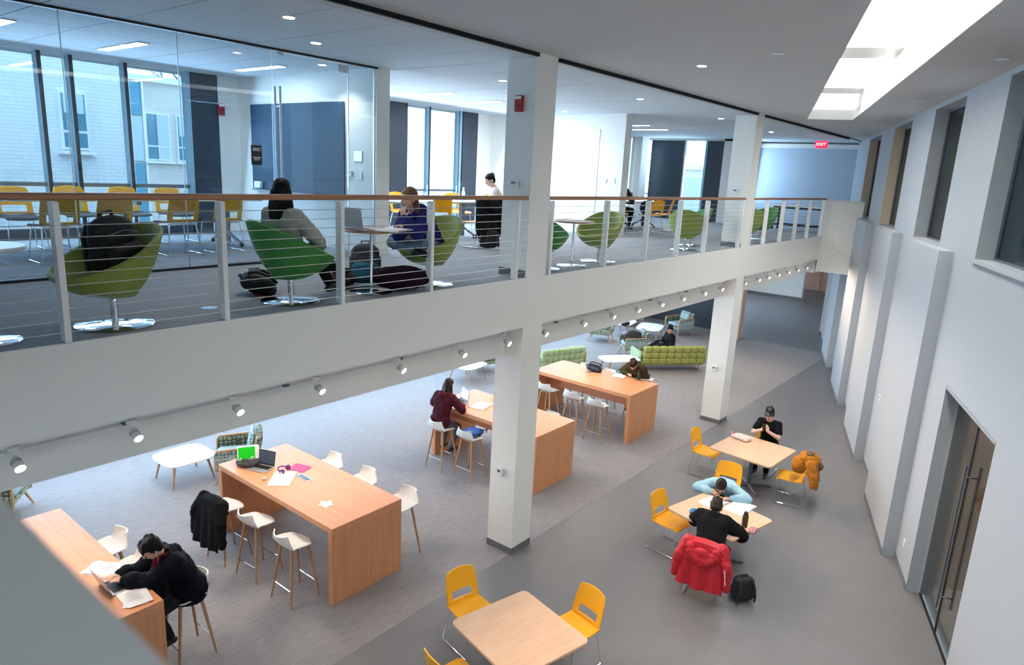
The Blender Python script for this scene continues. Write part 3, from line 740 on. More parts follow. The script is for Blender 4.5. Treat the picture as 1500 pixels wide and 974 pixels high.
t = thing('ceiling_projector', 'white projector hanging from the ceiling in the far study area', 'projector', (17.9, 10.4, CE))
MB().tube([(0, 0, 0), (0, 0, -.16)], .02, 8).build('pole', STEEL, t); MB().box((0, 0, -.22), (.34, .30, .12), None, .02).build('body', WARMW, t); MB().lathe([(.04, 0), (.045, .03), (0, .03)], 12, Matrix.Translation((-.17, .05, -.22)) @ Matrix.Rotation(-PI/2, 4, 'Y')).build('lens', BLACK, t)

# ================================================================== FURNITURE
def rrect(w, d, r, n=5):
    P = []
    for cx, cy, a0 in ((w/2-r, d/2-r, 0), (-w/2+r, d/2-r, PI/2), (-w/2+r, -d/2+r, PI), (w/2-r, -d/2+r, 1.5*PI)):
        for k in range(n+1): P.append((cx+r*math.cos(a0+PI/2*k/n), cy+r*math.sin(a0+PI/2*k/n)))
    return P
def high_table(x0, x1, y0, y1, label):
    t = thing('high_table', label, 'table', ((x0+x1)/2, (y0+y1)/2, 0), 0, 'tall orange wooden study tables')
    w, d = x1-x0, y1-y0
    MB().box((0, 0, 1.035), (w, d, .075), None, .004).build('tabletop', MAPLE, t, False)
    for s in (-1, 1): MB().box((0, s*(d/2-.04), .499), (w, .08, .997), None, .004).build('end_panel', MAPLEP, t, False)
    MB().box((0, 0, .80), (.04, d-.18, .36)).build('modesty_rail', MAPLE, t, False)
    return t
T2 = high_table(4.68, 5.82, 6.36, 9.06, 'tall orange wooden table with a laptop, headphones and papers on it')
T2b = high_table(8.92, 10.10, 6.40, 8.90, 'tall orange wooden table crossed by the near column, with a maroon-clad student')
T3 = high_table(12.15, 13.38, 6.40, 8.95, 'tall orange wooden table farthest back, with a student slumped at its end')
T1 = high_table(1.55, 2.68, 6.43, 9.2, 'tall orange wooden table cut by the lower-left corner, with a typing student')
t = thing('power_unit', 'steel flip-up power unit set in the tabletop beside the papers', 'power unit', (5.29, 7.82, 1.0725), .0)
MB().box((0, 0, .003), (.10, .28, .006), None, .002).build('plate', STEEL, t); MB().box((0, 0, .008), (.055, .21, .004)).build('lid', GREYM, t, False)
for n_, (x, y) in enumerate([]): pass
# ---- bar stools
def make_stool():
    t = thing('bar_stool', 'white', 'stool')
    def sh(u, v):           # u: front (0) to back top (1); v across
        y = (v-.5)*2
        if u < .62:
            s = u/.62; x = .19-.34*s; z = .775 - .015*math.sin(PI*s) - .03*(1-s)**4 + .012*y*y
        else:
            s = (u-.62)/.38; a = s*1.25; x = -.15 - .07*math.sin(a) - .035*s; z = .772 + .17*s**1.35
        wd = .195 + .03*math.sin(PI*min(u*1.1, 1)) - (.05*(s**2) if u >= .62 else 0)
        if u >= .62: x += .075*y*y*s
        if u < .16: wd *= 1-.30*(1-u/.16)**2; x -= .035*y*y*(1-u/.16)
        z += .02*y*y*min(1, max(0, (u-.1)/.3))
        return (x, y*wd, z)
    MB().sheet(sh, 16, 10, .014).build('shell', PLASTW, t)
    MB().box((0, 0, .735), (.25, .25, .03), None, .01).build('under_frame', LEGW, t)
    for sx in (-1, 1):
        for sy in (-1, 1):
            MB().tube([(sx*.11, sy*.12, .74), (sx*.21, sy*.215, 0)], [.021, .013], 10).build('leg', LEGW, t)
    b = MB()
    for a, c in (((1, -1), (1, 1)), ((-1, -1), (-1, 1))):
        k = .72; z = .74*(1-k)
        b.tube([(a[0]*(.11+.10*k), a[1]*(.12+.095*k), z), (c[0]*(.11+.10*k), c[1]*(.12+.095*k), z)], .007, 6)
    b.build('footrest', CHROME, t)
    return t
st0 = make_stool(); SG = 'white bar stools at the tall tables'
stools = [(4.50, 6.90, 0, 'white bar stool nearest the viewer at the laptop table'), (4.48, 7.70, .08, 'white bar stool second along the laptop table, next to the draped one'), (4.42, 8.36, .05, 'white bar stool draped with a black coat'),
 (6.10, 6.70, PI, 'white bar stool behind the near right corner of the laptop table'), (6.12, 7.62, PI, 'white bar stool half hidden behind the middle of the laptop table'), (6.10, 8.42, PI, 'white bar stool mostly hidden behind the far half of the laptop table'),
 (8.66, 8.38, 0, 'white bar stool under the maroon-clad student'), (8.70, 7.70, 0, 'white bar stool carrying a blue bag'), (10.22, 7.10, PI, 'white bar stool behind the column-crossed table, one leg showing'), 
 (11.95, 7.02, 0, 'white bar stool nearest the viewer at the farthest tall table'), (12.0, 7.66, .05, 'white bar stool in the middle of the near side of the farthest tall table'), (12.02, 8.38, .0, 'white bar stool at the far end of the near side of the farthest tall table'),
 (13.72, 8.62, PI, 'white bar stool behind the farthest tall table, at its far end'), (13.74, 7.95, PI, 'white bar stool behind the farthest tall table, at its middle'), (13.60, 7.02, PI, 'white bar stool under the slumped student in olive'),
 (2.86, 8.36, PI, 'white bar stool farther along the lower-left table'), (2.86, 7.72, PI, 'white bar stool next to the typing student'), (3.08, 6.84, PI, 'white bar stool under the typing student in the dark jacket')]
for i, (x, y, a, lb) in enumerate(stools):
    if i == 0: st0.location = (x, y, .002); st0.rotation_euler.z = a; st0['label'] = lb; st0['group'] = SG
    else: dup(st0, (x, y, .002), a, lb, SG)
# ---- yellow sled chairs
def make_sled(name, ymat, label, perf=False):
    t = thing(name, label, 'chair')
    def seat(u, v):
        x = .23-.44*u; y = (v-.5)*(.44+.02*math.sin(PI*u)); e = (v-.5)*2
        return (x, y, .455 - .02*math.sin(PI*u) + .012*e*e - .035*max(0, .15-u)/.15*(1))
    MB().sheet(seat, 10, 8, .014).build('seat', DARKSEAT if perf else ymat, t)
    def back(u, v):
        e = (v-.5)*2; z = .47 + .37*u
        x = -.205 - .11*u + .035*e*e*(.6+.4*u)
        w = .215 - .02*u + .01*math.sin(PI*u) - .012*max(0, u-.85)/.15
        return (x, e*w, z - .02*e*e*u)
    MB().sheet(back, 12, 12, .014, lambda i, j: (1 <= i < 4 and 2 <= j < 10) or (perf and 5 <= i < 11 and 2 <= j < 10)).build('backrest', YEL, t)
    if perf:
        def pan(u, v): return back(5/12+.5*u, 2/12+8/12*v)
        MB().sheet(pan, 6, 8, .005).build('mesh_panel', YELM, t)
    for s in (-1, 1):
        pts = [(.18, s*.19, .435), (.235, s*.235, .03), (.215, s*.24, .011), (-.23, s*.24, .011), (-.25, s*.235, .03), (-.17, s*.19, .435)]
        MB().tube(pts, .0075, 8).build('sled_leg', CHROME, t)
    b = MB(); b.tube([(.16, -.19, .43), (.16, .19, .43)], .0075, 6); b.tube([(-.17, -.19, .43), (-.17, .19, .43)], .0075, 6); b.build('cross_rod', CHROME, t)
    return t
sc0 = make_sled('yellow_chair', YEL, '')
YG = 'yellow plastic sled-base chairs'
tilt = math.radians
sleds = [(5.36, 4.62, -1.78, 0, 'yellow chair at the back left side of the nearest square table'), (5.90, 3.56, 2.93, 0, 'yellow chair at the back right side of the nearest square table'),
 (4.42, 3.98, -.2, 0, 'yellow chair cut off by the bottom edge, left of the nearest table'), (5.0, 2.76, 1.35, 0, 'yellow chair mostly hidden in front of the nearest table'),
 (8.98, 3.86, -1.67, 0, 'yellow chair left of the table with two bent writers'), (10.62, 3.70, 3.3, 0, 'yellow chair behind the student in the light blue sweater'), (8.30, 2.97, .12, 0, 'yellow chair draped with the red jacket'),
 (11.98, 4.60, -1.55, 0, 'yellow chair left of the farthest square table'), (12.0, 3.02, 1.75, 0, 'yellow chair draped with the orange coat'), (12.93, 3.86, PI, 0, 'yellow chair under the student in the black cap'),
 (9.42, 8.40, 1.6, UF, 'yellow chair upstairs draped with a black coat'), (8.98, 9.02, 1.25, UF, 'yellow chair upstairs seen from its back, left of the draped one'), (9.8, 10.72, -1.5, UF, 'yellow chair upstairs behind the girl in blue, facing the balcony'),
 (11.2, 10.55, -1.8, UF, 'yellow chair upstairs behind the water bottle'), (11.95, 10.2, -2.4, UF, 'yellow chair upstairs beside the head of the student in white'), (10.70, 8.87, 2.3, UF, 'yellow chair upstairs under the student in white'),
 (15.75, 9.15, .3, UF, 'yellow chair in the far study area nearest the white corner'), (16.2, 8.45, 1.2, UF, 'yellow chair in the far study area with a dark coat'), (17.1, 8.6, 1.9, UF, 'yellow chair in the far study area behind the dark coat')]
for i, (x, y, a, z, lb) in enumerate(sleds):
    if i == 0: sc0.location = (x, y, z+.002); sc0.rotation_euler.z = a; sc0['label'] = lb; sc0['group'] = YG
    else: dup(sc0, (x, y, z+.002), a, lb, YG)
mc0 = make_sled('mesh_back_chair', YELM, '', True)
MG = 'yellow mesh-backed chairs of the meeting room'
near_lb = ['yellow mesh-backed chair leftmost on the near side of the meeting table', 'yellow mesh-backed chair behind the black backpack', 'yellow mesh-backed chair on the near side, crossed by a glass joint', 'yellow mesh-backed chair at the right end of the near side']
far_lb = ['yellow mesh-backed chair cut by the left edge, across the meeting table', 'yellow mesh-backed chair across the table left of the third mullion', 'yellow mesh-backed chair across the table before the blue-panelled building', 'yellow mesh-backed chair at the right end of the far side']
first = True
for (x, y, a, lb) in [(3.10, 9.72, PI/2, near_lb[0]), (3.72, 9.72, PI/2, near_lb[1]), (4.62, 9.76, PI/2, near_lb[2]), (5.30, 9.8, PI/2, near_lb[3]), (3.12, 11.0, -PI/2, far_lb[0]), (3.94, 11.36, -PI/2, far_lb[1]), (4.66, 11.3, -PI/2, far_lb[2]), (5.28, 11.15, -PI/2, far_lb[3])]:
    if first: mc0.location = (x, y, UF+.002); mc0.rotation_euler.z = a; mc0['label'] = lb; mc0['group'] = MG; first = False
    else: dup(mc0, (x, y, UF+.002), a, lb, MG)
# ---- café tables
def cafe(x, y, a, w, d, label):
    t = thing('square_table', label, 'table', (x, y, .002), a, 'square beech tables on the grey floor')
    MB().prism(rrect(w, d, .07), .715, .742).build('tabletop', BEECH, t)
    MB().tube([(0, 0, .03), (0, 0, .715)], .04, 12).build('column', GREYM, t)
    b = MB()
    for k in range(4):
        an = PI/4+PI/2*k; b.tube([(0, 0, .05), (.42*math.cos(an), .42*math.sin(an), .02)], [.035, .02], 8)
    b.build('foot_cross', GREYM, t)
    return t
cafe(5.11, 3.74, math.radians(-13), 1.03, 1.08, 'empty square beech table nearest the viewer')
cafe(9.15, 3.21, math.radians(-13), 1.02, 1.12, 'square beech table where two students bend over their notes')
cafe(12.02, 3.76, math.radians(-5), 1.16, 1.15, 'square beech table with a lace bag and the student in the cap')
# ---- tub chairs
def make_tub(m, label):
    t = thing('tub_chair', label, 'armchair')
    N = 36
    def ring(s, shrink=0, dz=0):
        R = []
        for k in range(N):
            a = 2*PI*k/N; c, sn = math.cos(a), math.sin(a)
            rim = V((.02+.43*c, .37*sn, .585 - .175*c + .035*max(0, -c)))
            bot = V((-.02+.15*c, .15*sn, .235))
            p = bot.lerp(rim, s); out = V((c, sn, 0))
            p += out*(.03*math.sin(PI*s)) + V((0, 0, -.02*math.sin(PI*s)))
            p -= out*shrink; p.z += dz
            R.append(p)
        return R
    rings = [[V((-.02, 0, .23))], ring(0), ring(.12), ring(.3), ring(.5), ring(.7), ring(.88), ring(1.0), ring(1.0, .02, .018), ring(1.0, .045, .012), ring(.9, .055), ring(.72, .06), ring(.55, .065), [V((.0, 0, .36))]]
    MB().rings(rings).build('shell', m, t)
    def cu(r, z): return [V((.03+r*.30*math.cos(2*PI*k/N), r*.25*math.sin(2*PI*k/N), z-.03-.02*math.cos(2*PI*k/N))) for k in range(N)]
    MB().rings([[V((.03, 0, .33))], cu(.95, .375), cu(1.03, .40), cu(1.0, .425), cu(.85, .442), cu(.5, .45), [V((.03, 0, .422))]]).build('cushion', m, t)
    MB().lathe([(0, .015), (.028, .015), (.028, .20), (.05, .235), (0, .235)], 16).build('stem', CHROME, t)
    MB().lathe([(0, 0), (.285, 0), (.29, .006), (.28, .012), (.06, .022), (0, .024)], 40).build('base_disc', CHROME, t)
    return t
tubO = make_tub(OLIVE, ''); tubG = make_tub(GREEN, '')
TG = 'green tub chairs along the balcony'
tubs = [(tubO, 2.24, 5.88, PI+.25, 'olive tub chair holding the black backpack'), (tubG, 3.90, 5.92, -.12, 'bright green tub chair with the long-haired girl, seen from behind'), (tubO, 5.78, 5.88, PI+.15, 'olive tub chair with the girl in the blue hoodie'),
 (tubG, 8.10, 5.94, .1, 'bright green tub chair half hidden by the near column'), (tubO, 9.66, 5.92, PI+.1, 'olive tub chair facing the small table beyond the near column'), (tubO, 13.0, 5.96, .30, 'olive tub chair seen from its back just left of the far column'),
 (tubG, 14.0, 6.3, 2.4, 'dark green tub chair tucked behind the far column'), (tubO, 16.4, 5.96, .35, 'olive tub chair just right of the far column'), (tubG, 17.55, 6.05, PI-.3, 'bright green tub chair farthest along the balcony, tilted open')]
seen = set()
for (src, x, y, a, lb) in tubs:
    if src.name not in seen: seen.add(src.name); src.location = (x, y, UF+.002); src.rotation_euler.z = a; src['label'] = lb; src['group'] = TG
    else: dup(src, (x, y, UF+.002), a, lb, TG)
# ---- side tables of the balcony
def side_table(x, y, label, top, r=.31):
    t = thing('side_table', label, 'table', (x, y, UF+.002), 0, 'round pedestal tables on the balcony')
    MB().lathe([(0, .66), (r-.01, .66), (r, .672), (r-.008, .686), (0, .686)], 36).build('tabletop', top, t)
    MB().lathe([(0, .02), (.018, .02), (.018, .66), (0, .66)], 14).build('stem', CHROME, t)
    MB().lathe([(0, 0), (.225, 0), (.23, .005), (.22, .01), (.05, .02), (0, .022)], 36).build('base_disc', CHROME, t)
    return t
SIDEW = wood('walnut_edge_top', (.36, .20, .12), (.46, .28, .18), 4, (1, .1, 1), .4)
side_table(1.36, 5.87, 'round white-topped pedestal table cut by the left edge', WARMW); side_table(4.88, 5.87, 'round wooden pedestal table carrying the open laptop', SIDEW); side_table(8.80, 5.86, 'round wooden pedestal table beyond the near column', SIDEW)
# ---- long tables upstairs
def long_table(x0, x1, y0, y1, label, top, legs, dark=BLACKM, z=.72):
    t = thing('long_table', label, 'table', ((x0+x1)/2, (y0+y1)/2, UF+.002)); w, d = x1-x0, y1-y0
    MB().prism(rrect(w, d, .05), z, z+.028).build('tabletop', top, t)
    for x in legs:
        xx = x-(x0+x1)/2
        b = MB(); b.box((xx, 0, z/2), (.09, .09, z-.05)); b.box((xx, 0, z-.03), (.06, d*.8, .05))
        for s in (-1, 1): b.tube([(xx, 0, .22), (xx, s*d*.38, .06)], [.03, .022], 8)
        b.build('leg', dark, t)
        for s in (-1, 1): MB().lathe([(0, -.03), (.03, -.02), (.03, .02), (0, .03)], 12, Matrix.Translation((xx, s*d*.38, .034)) @ Matrix.Rotation(PI/2, 4, 'Y')).build('caster', BLACK, t)
    return t
long_table(-.8, 2.66, 9.9, 11.05, 'long grey-topped meeting table at the left edge behind the glass', WARMW, (.4, 2.3)); long_table(2.72, 6.08, 9.9, 11.05, 'long grey-topped meeting table with dark star-foot legs, behind the glass', WARMW, (4.25, 5.75), GREYM)
long_table(8.5, 10.9, 9.3, 10.25, 'white-topped study table upstairs with a water bottle', WARMW, (8.9, 10.5), GREYM); long_table(16.3, 18.2, 9.1, 10.0, 'white-topped study table in the far study area', WARMW, (16.6, 17.9), BLACKM)
t = thing('console_table', 'narrow black-framed table against the blue-grey end wall', 'table', (22.62, 6.45, UF+.002))
MB().box((0, 0, .735), (.6, 1.9, .03)).build('tabletop', WARMW, t, False)
for sx in (-1, 1):
    for sy in (-1, 1): MB().box((sx*.26, sy*.91, .36), (.05, .05, .72)).build('leg', BLACKM, t, False)
b = MB(); b.box((-.26, 0, .69), (.05, 1.8, .06)); b.box((-.26, 0, .16), (.05, 1.8, .05)); b.box((.26, 0, .16), (.05, 1.8, .05)); b.build('rail', BLACKM, t, False)
# ---- coffee tables and lounge seating
def coffee(x, y, a, w, d, label, r=.16, h=.42):
    t = thing('coffee_table', label, 'table', (x, y, .004), a, 'white low tables of the lounge')
    P = []
    for k in range(48):
        an = 2*PI*k/48; c, s = math.cos(an), math.sin(an); q = (abs(c)**4.5+abs(s)**4.5)**(-1/4.5); P.append((c*q*w/2, s*q*d/2))
    MB().prism(P, h-.022, h).build('tabletop', WARMW, t)
    for sx in (-1, 1):
        for sy in (-1, 1): MB().tube([(sx*w*.32, sy*d*.32, h-.02), (sx*w*.41, sy*d*.41, 0)], [.024, .014], 10).build('leg', LEGW, t)
    return t
coffee(5.16, 11.15, -.02, .86, .80, 'white low table with wooden legs behind the laptop table'); coffee(13.05, 11.75, .1, .9, .8, 'white low table partly hidden behind the near column'); coffee(16.75, 9.3, -.6, 1.15, .7, 'white low table between the lime sofas')
coffee(21.35, 10.75, .3, 1.25, .85, 'white low table by the navy wall, nearer the armchair'); coffee(21.3, 11.75, .2, 1.1, .7, 'white low table by the navy wall, behind the other one')
def make_arm(label):
    t = thing('lounge_armchair', label, 'armchair')
    MB().box((.02, 0, .30), (.66, .62, .12), None, .03).build('seat_frame', WEAVED, t)
    MB().box((.06, 0, .41), (.60, .52, .13), None, .05).build('cushion', TEALC, t)
    b = MB(); b.box((0, 0, 0), (.12, .66, .46), None, .045); b.xf(Matrix.Translation((-.31, 0, .60)) @ Matrix.Rotation(-.2, 4, 'Y')); b.build('backrest', WEAVED, t)
    b = MB(); b.box((0, 0, 0), (.11, .46, .40), None, .05); b.xf(Matrix.Translation((-.22, 0, .66)) @ Matrix.Rotation(-.22, 4, 'Y')); b.build('back_cushion', WEAVET, t)
    for s in (-1, 1):
        def ap(u, v, s=s):
            x = .36-.70*u; z = .26 + (.34+.04*u)*v; return (x, s*(.325+.03*v), z)
        MB().sheet(ap, 8, 6, .06).build('side_panel', WEAVED if s < 0 else WEAVET, t)
        MB().tube([(.36, s*.35, .26), (.365, s*.36, .56), (.33, s*.365, .625), (-.30, s*.365, .65)], .02, 8).build('arm_frame', LEGW, t)
    for sx in (-1, 1):
        for sy in (-1, 1): MB().tube([(sx*.28, sy*.27, .26), (sx*.38, sy*.33, 0)], [.024, .014], 10).build('leg', LEGW, t)
    return t
ar0 = make_arm(''); AG = 'patterned lounge armchairs'
arms = [(5.86, 10.60, 2.6, 'patterned lounge armchair behind the laptop table'), (2.62, 11.85, -.6, 'patterned lounge armchair at the left edge, one leg showing'), (18.75, 9.95, 2.35, 'teal-sided lounge armchair heaped with a dark coat'),
 (22.75, 10.3, 2.75, 'patterned lounge armchair with a teal cushion by the navy wall'), (19.75, 11.75, -1.2, 'patterned lounge armchair hidden under the balcony edge, legs showing'), (22.7, 12.3, -2.2, 'patterned lounge armchair farthest back behind the white tables'), (14.0, 12.1, -1.9, 'patterned lounge armchair just left of the near column, legs showing')]
for i, (x, y, a, lb) in enumerate(arms):
    if i == 0: ar0.location = (x, y, .004); ar0.rotation_euler.z = a; ar0['label'] = lb; ar0['group'] = AG
    else: dup(ar0, (x, y, .004), a, lb, AG)
def sofa(x, y, a, L, label, back_m, arm_m):
    t = thing('lounge_sofa', label, 'sofa', (x, y, .004), a, 'lime green lounge sofas')
    MB().box((0, 0, .27), (.74, L, .12), None, .03).build('seat_frame', SOFAG, t)
    for s in (-1, 1): MB().box((.05, s*L*.235, .39), (.62, L*.46, .15), None, .05).build('cushion', SOFAG, t)
    nb = 8
    for k in range(nb):
        for q in range(3):
            b = MB(); b.box((0, 0, 0), (.13, (L-.04)/nb-.004, .175), None, .03)
            b.xf(Matrix.Translation((-.34-.03*q, -L/2+.02+(k+.5)*(L-.04)/nb, .34+.175*q)) @ Matrix.Rotation(-.16, 4, 'Y')); b.build('back_tuft', back_m, t)
    for s in (-1, 1): MB().box((.0, s*(L/2+.05), .42), (.72, .11, .36), None, .04).build('armrest', arm_m, t)
    MB().box((0, 0, .20), (.62, L-.1, .03)).build('base_rail', LEGW, t, False)
    for sx in (-1, 1):
        for sy in (-1, 1): MB().tube([(sx*.26, sy*(L/2-.15), .2), (sx*.31, sy*(L/2-.1), 0)], [.022, .014], 8).build('leg', LEGW, t)
    return t
sofa(18.28, 8.52, math.radians(50), 1.95, 'lime tufted sofa seen from its back, left of the far column', SOFAG, SOFAG2)
sofa(15.45, 10.62, math.radians(70), 1.5, 'lime sofa just right of the near column', SOFAG2, SOFAG)
# ================================================================== PEOPLE
PEOPLE = []
SKIN = mat('skin', (.62, .36, .26), .5, spec=.35); SKIN2 = mat('skin_tan', (.50, .28, .19), .5, spec=.35); SKIN3 = mat('skin_light', (.70, .45, .35), .5, spec=.35)
HAIRB = mat('black_hair', (.008, .006, .006), .55, spec=.2, noise=(90, .5, (1, 1, .2)), bump=(120, .5)); HAIRD = mat('dark_brown_hair', (.028, .015, .010), .5, spec=.25, noise=(90, .5), bump=(120, .5)); HAIRL = mat('light_brown_hair', (.19, .085, .035), .42, noise=(80, .4), bump=(110, .5))
def cloth(name, c, rough=.9): return mat(name, c, rough, spec=.12, noise=(14, .18), bump=(45, .35))
LIP = mat('lips', (.42, .14, .12), .5); EYEW = mat('eye_white', (.75, .73, .70), .3); EYED = mat('dark_iris', (.02, .012, .01), .2)
DENIM = cloth('blue_denim', (.20, .29, .38)); DKDENIM = cloth('dark_trousers', (.018, .02, .027)); BLKCL = cloth('black_cloth', (.010, .010, .012)); SHOEB = mat('black_shoe', (.015, .015, .015), .5); SHOEW = mat('pale_shoe', (.55, .55, .52), .6)
def ik(a, b, l1, l2, pole):
    d = b-a; L = min(d.length, (l1+l2)*.999); d.normalize(); b2 = a+d*L
    x = (l1*l1-l2*l2+L*L)/(2*L); h = math.sqrt(max(l1*l1-x*x, 0))
    p = pole - d*pole.dot(d)
    if p.length < 1e-5: p = d.orthogonal()
    return a+d*x+p.normalized()*h, b2
def hand(mb, w, f, n, side, curl=.35, k=1.0):
    f = f.normalized(); n = (n-f*n.dot(f)).normalized(); s = f.cross(n).normalized()*side      # s points to the thumb side
    L = [.066, .073, .068, .053]
    for i in range(4):
        off = s*(.033-.022*i)
        kn = w+f*(.088-.004*abs(i-1.2))*k+off*k
        mb.cap(w+off*.55, kn, .014, .0115, 8)
        q = kn; d = f.copy()
        for j in range(3):
            d = (Matrix.Rotation(0, 3, 'X') @ d); ang = curl*(1.0 if j else .7); d = (d*math.cos(ang)+n*math.sin(ang)).normalized(); n2 = n
            q2 = q+d*L[i]*(.45, .32, .23)[j]*k; mb.cap(q, q2, .0095-.001*j, .0088-.001*j, 8); q = q2
    a = w+f*.022+s*.024; b_ = a+(f*.55+s*.75+n*.35).normalized()*.038; c = b_+(f*.9+s*.2+n*.4).normalized()*.03
    mb.cap(w+f*.01, a, .016, .014, 8); mb.cap(a, b_, .0135, .011, 8); mb.cap(b_, c, .0105, .009, 8)
def head_shape(mb, m):        # m: head frame, x towards the face, z up, origin at the head's middle
    def E(c, r): mb.ell(m @ V(c), r, m.to_3x3(), 20, 14)
    E((-.008, 0, .028), (.096, .077, .093)); E((.020, 0, -.045), (.068, .060, .066)); E((.05, 0, -.088), (.030, .030, .022)); E((.062, 0, .012), (.030, .058, .045))
    for s in (-1, 1): E((-.005, s*.077, -.008), (.020, .010, .032)); E((.060, s*.036, -.03), (.028, .025, .026)); E((.080, s*.028, .034), (.014, .024, .007))
    mb.cap(m @ V((.088, 0, .018)), m @ V((.108, 0, -.022)), .009, .014, 8); E((.094, 0, -.028), (.016, .018, .009)); E((.078, 0, -.058), (.014, .022, .012))
def frame(pos, fwd, up):
    x = V(fwd).normalized(); u = V(up); z = (u-x*u.dot(x)).normalized(); y = z.cross(x)
    return Matrix(((x.x, y.x, z.x, pos.x), (x.y, y.y, z.y, pos.y), (x.z, y.z, z.z, pos.z), (0, 0, 0, 1)))
def person(label, loc, rz, hip, lean, wr, feet, top, trousers, skin=SKIN, hair=HAIRB, style='short', headp=(0, 0), thick=.014, shoe=SHOEB, curl=.5, side=0.0, hdir=None, short_sleeve=False, elb=None, top_name='sweater', hood=False, handf=None, k=1.0, twist=0.0, hem=False, neck_ext=0.0, knee=None, fold=.012):
    """hip: seat point; lean: forward angle of the back; wr: left and right wrist; feet: left and right ankle (all local: x ahead, y left, z up)"""
    t = thing('person', label, 'person', loc, rz)
    hip = V(hip); up = V((math.sin(lean*.7), side*.5, math.cos(lean*.7))).normalized(); u2 = V((math.sin(lean), side, math.cos(lean))).normalized(); u3 = V((math.sin(lean*1.12), side, math.cos(lean*1.12))).normalized()
    Y = V((-math.sin(twist), math.cos(twist), 0))
    p0 = hip; p1 = p0+up*.17; p2 = p1+u2*.20; p3 = p2+u3*.15          # pelvis, waist, chest, base of the neck
    fwd = V((math.cos(headp[0])*math.cos(headp[1]), math.sin(headp[1])*math.cos(headp[0]), -math.sin(headp[0])))
    hu = V((math.sin(headp[0])*math.cos(headp[1]), math.sin(headp[1])*math.sin(headp[0]), math.cos(headp[0])))
    nk = (u3*.6+hu*.5).normalized(); p4 = p3+nk*(.085+neck_ext); hc = p4+hu*.085+fwd*.035
    hm = frame(hc, fwd, hu)
    sh = [p3-u3*.055+Y*.165, p3-u3*.055-Y*.165]; hp = [p0+Y*.09, p0-Y*.09]
    wr = [V(w) for w in wr]; feet = [V(f) for f in feet]
    el = []; kn = []
    for i in (0, 1):
        pole = V(elb[i]) if elb else V((-.35, (1, -1)[i]*.9, -.6))
        e, w = ik(sh[i], wr[i], .285, .25, pole); el.append(e); wr[i] = w
        kpole = V(knee[i]) if knee else V((1, (1, -1)[i]*.15, .9))
        q, f = ik(hp[i], feet[i], .42, .41, kpole); kn.append(q); feet[i] = f
    b = MB()                                                              # body, one continuous surface
    b.cap(p0+Y*.07, p0-Y*.07, .105); b.cap(p0, p1, .105, .098); b.cap(p1+Y*.045, p1-Y*.045, .095); b.cap(p1+Y*.04, p2+Y*.06, .09, .10); b.cap(p1-Y*.04, p2-Y*.06, .09, .10)
    b.cap(p2+Y*.07, p2-Y*.07, .10); b.cap(p2, p3, .10, .065); b.cap(sh[0], sh[1], .058); b.cap(sh[0], p2+Y*.08, .055, .09); b.cap(sh[1], p2-Y*.08, .055, .09)
    b.cap(p3-nk*.03, hc-hu*.03, .056, .052); head_shape(b, hm)
    for i in (0, 1):
        b.chain([sh[i], el[i], wr[i]], [.05, .040, .027])
        b.cap(el[i].lerp(wr[i], .15), el[i].lerp(wr[i], .4), .039, .036)
        b.chain([hp[i], kn[i], feet[i]], [.082, .055, .038]); b.cap(kn[i].lerp(feet[i], .1), kn[i].lerp(feet[i], .4), .052, .054)
        fd = (wr[i]-el[i]).normalized() if not handf else V(handf[i][0]).normalized()
        nn = V((0, 0, -1)) if not handf else V(handf[i][1])
        if abs(nn.normalized().dot(fd)) > .95: nn = V((1, 0, 0))
        hand(b, wr[i], fd, nn, (-1, 1)[i], curl)
    b.fuse('body', skin, t, .0068, 2)
    for s in (-1, 1):
        o = MB().ell(hm @ V((.079, s*.030, .010)), (.0125, .0125, .0105), None, 10, 8).build('eye', EYEW, t)
        MB().ell(hm @ V((.089, s*.030, .008)), (.0045, .006, .006), None, 8, 6).build('iris', EYED, o)
        MB().chain([hm @ V((.093, s*.014, .037)), hm @ V((.091, s*.032, .042)), hm @ V((.078, s*.05, .036))], [.0035, .004, .0025], 6).build('eyebrow', hair, t)
    MB().chain([hm @ V((.085, .022, -.060)), hm @ V((.0925, 0, -.057)), hm @ V((.085, -.022, -.060))], [.0045, .007, .0045], 6).build('mouth', LIP, t)
    # ---- clothes
    T = thick; c = MB()
    c.cap(p0+Y*.07+up*.02, p0-Y*.07+up*.02, .112+T); c.cap(p0, p1, .11+T, .104+T); c.cap(p1+Y*.05, p1-Y*.05, .10+T); c.cap(p1+Y*.04, p2+Y*.06, .10+T, .107+T); c.cap(p1-Y*.04, p2-Y*.06, .10+T, .107+T)
    c.cap(p2+Y*.07, p2-Y*.07, .107+T); c.cap(p2, p3-u3*.03, .104+T, .068+T*.6); c.cap(sh[0], sh[1], .062+T*.9); c.cap(sh[0], p2+Y*.08, .06+T, .096+T); c.cap(sh[1], p2-Y*.08, .06+T, .096+T)
    for i in (0, 1):
        if short_sleeve: c.cap(sh[i], sh[i].lerp(el[i], .62), .058+T, .060+T)
        else:
            cu = el[i].lerp(wr[i], .93); c.chain([sh[i], el[i], cu], [.058+T, .050+T, .036+T*.6])
            for q in (.25, .55, .8): c.cap(sh[i].lerp(el[i], q), sh[i].lerp(el[i], q+.05), .058+T)
            for q in (.3, .62): c.cap(el[i].lerp(wr[i], q), el[i].lerp(wr[i], q+.05), .049+T*.9)
    if hem: c.cap(p0+Y*.08+up*.0, p0-Y*.08+up*.0, .135+T); c.cap(p0+V((.08, .07, -.01)), p0+V((.08, -.07, -.01)), .11+T)
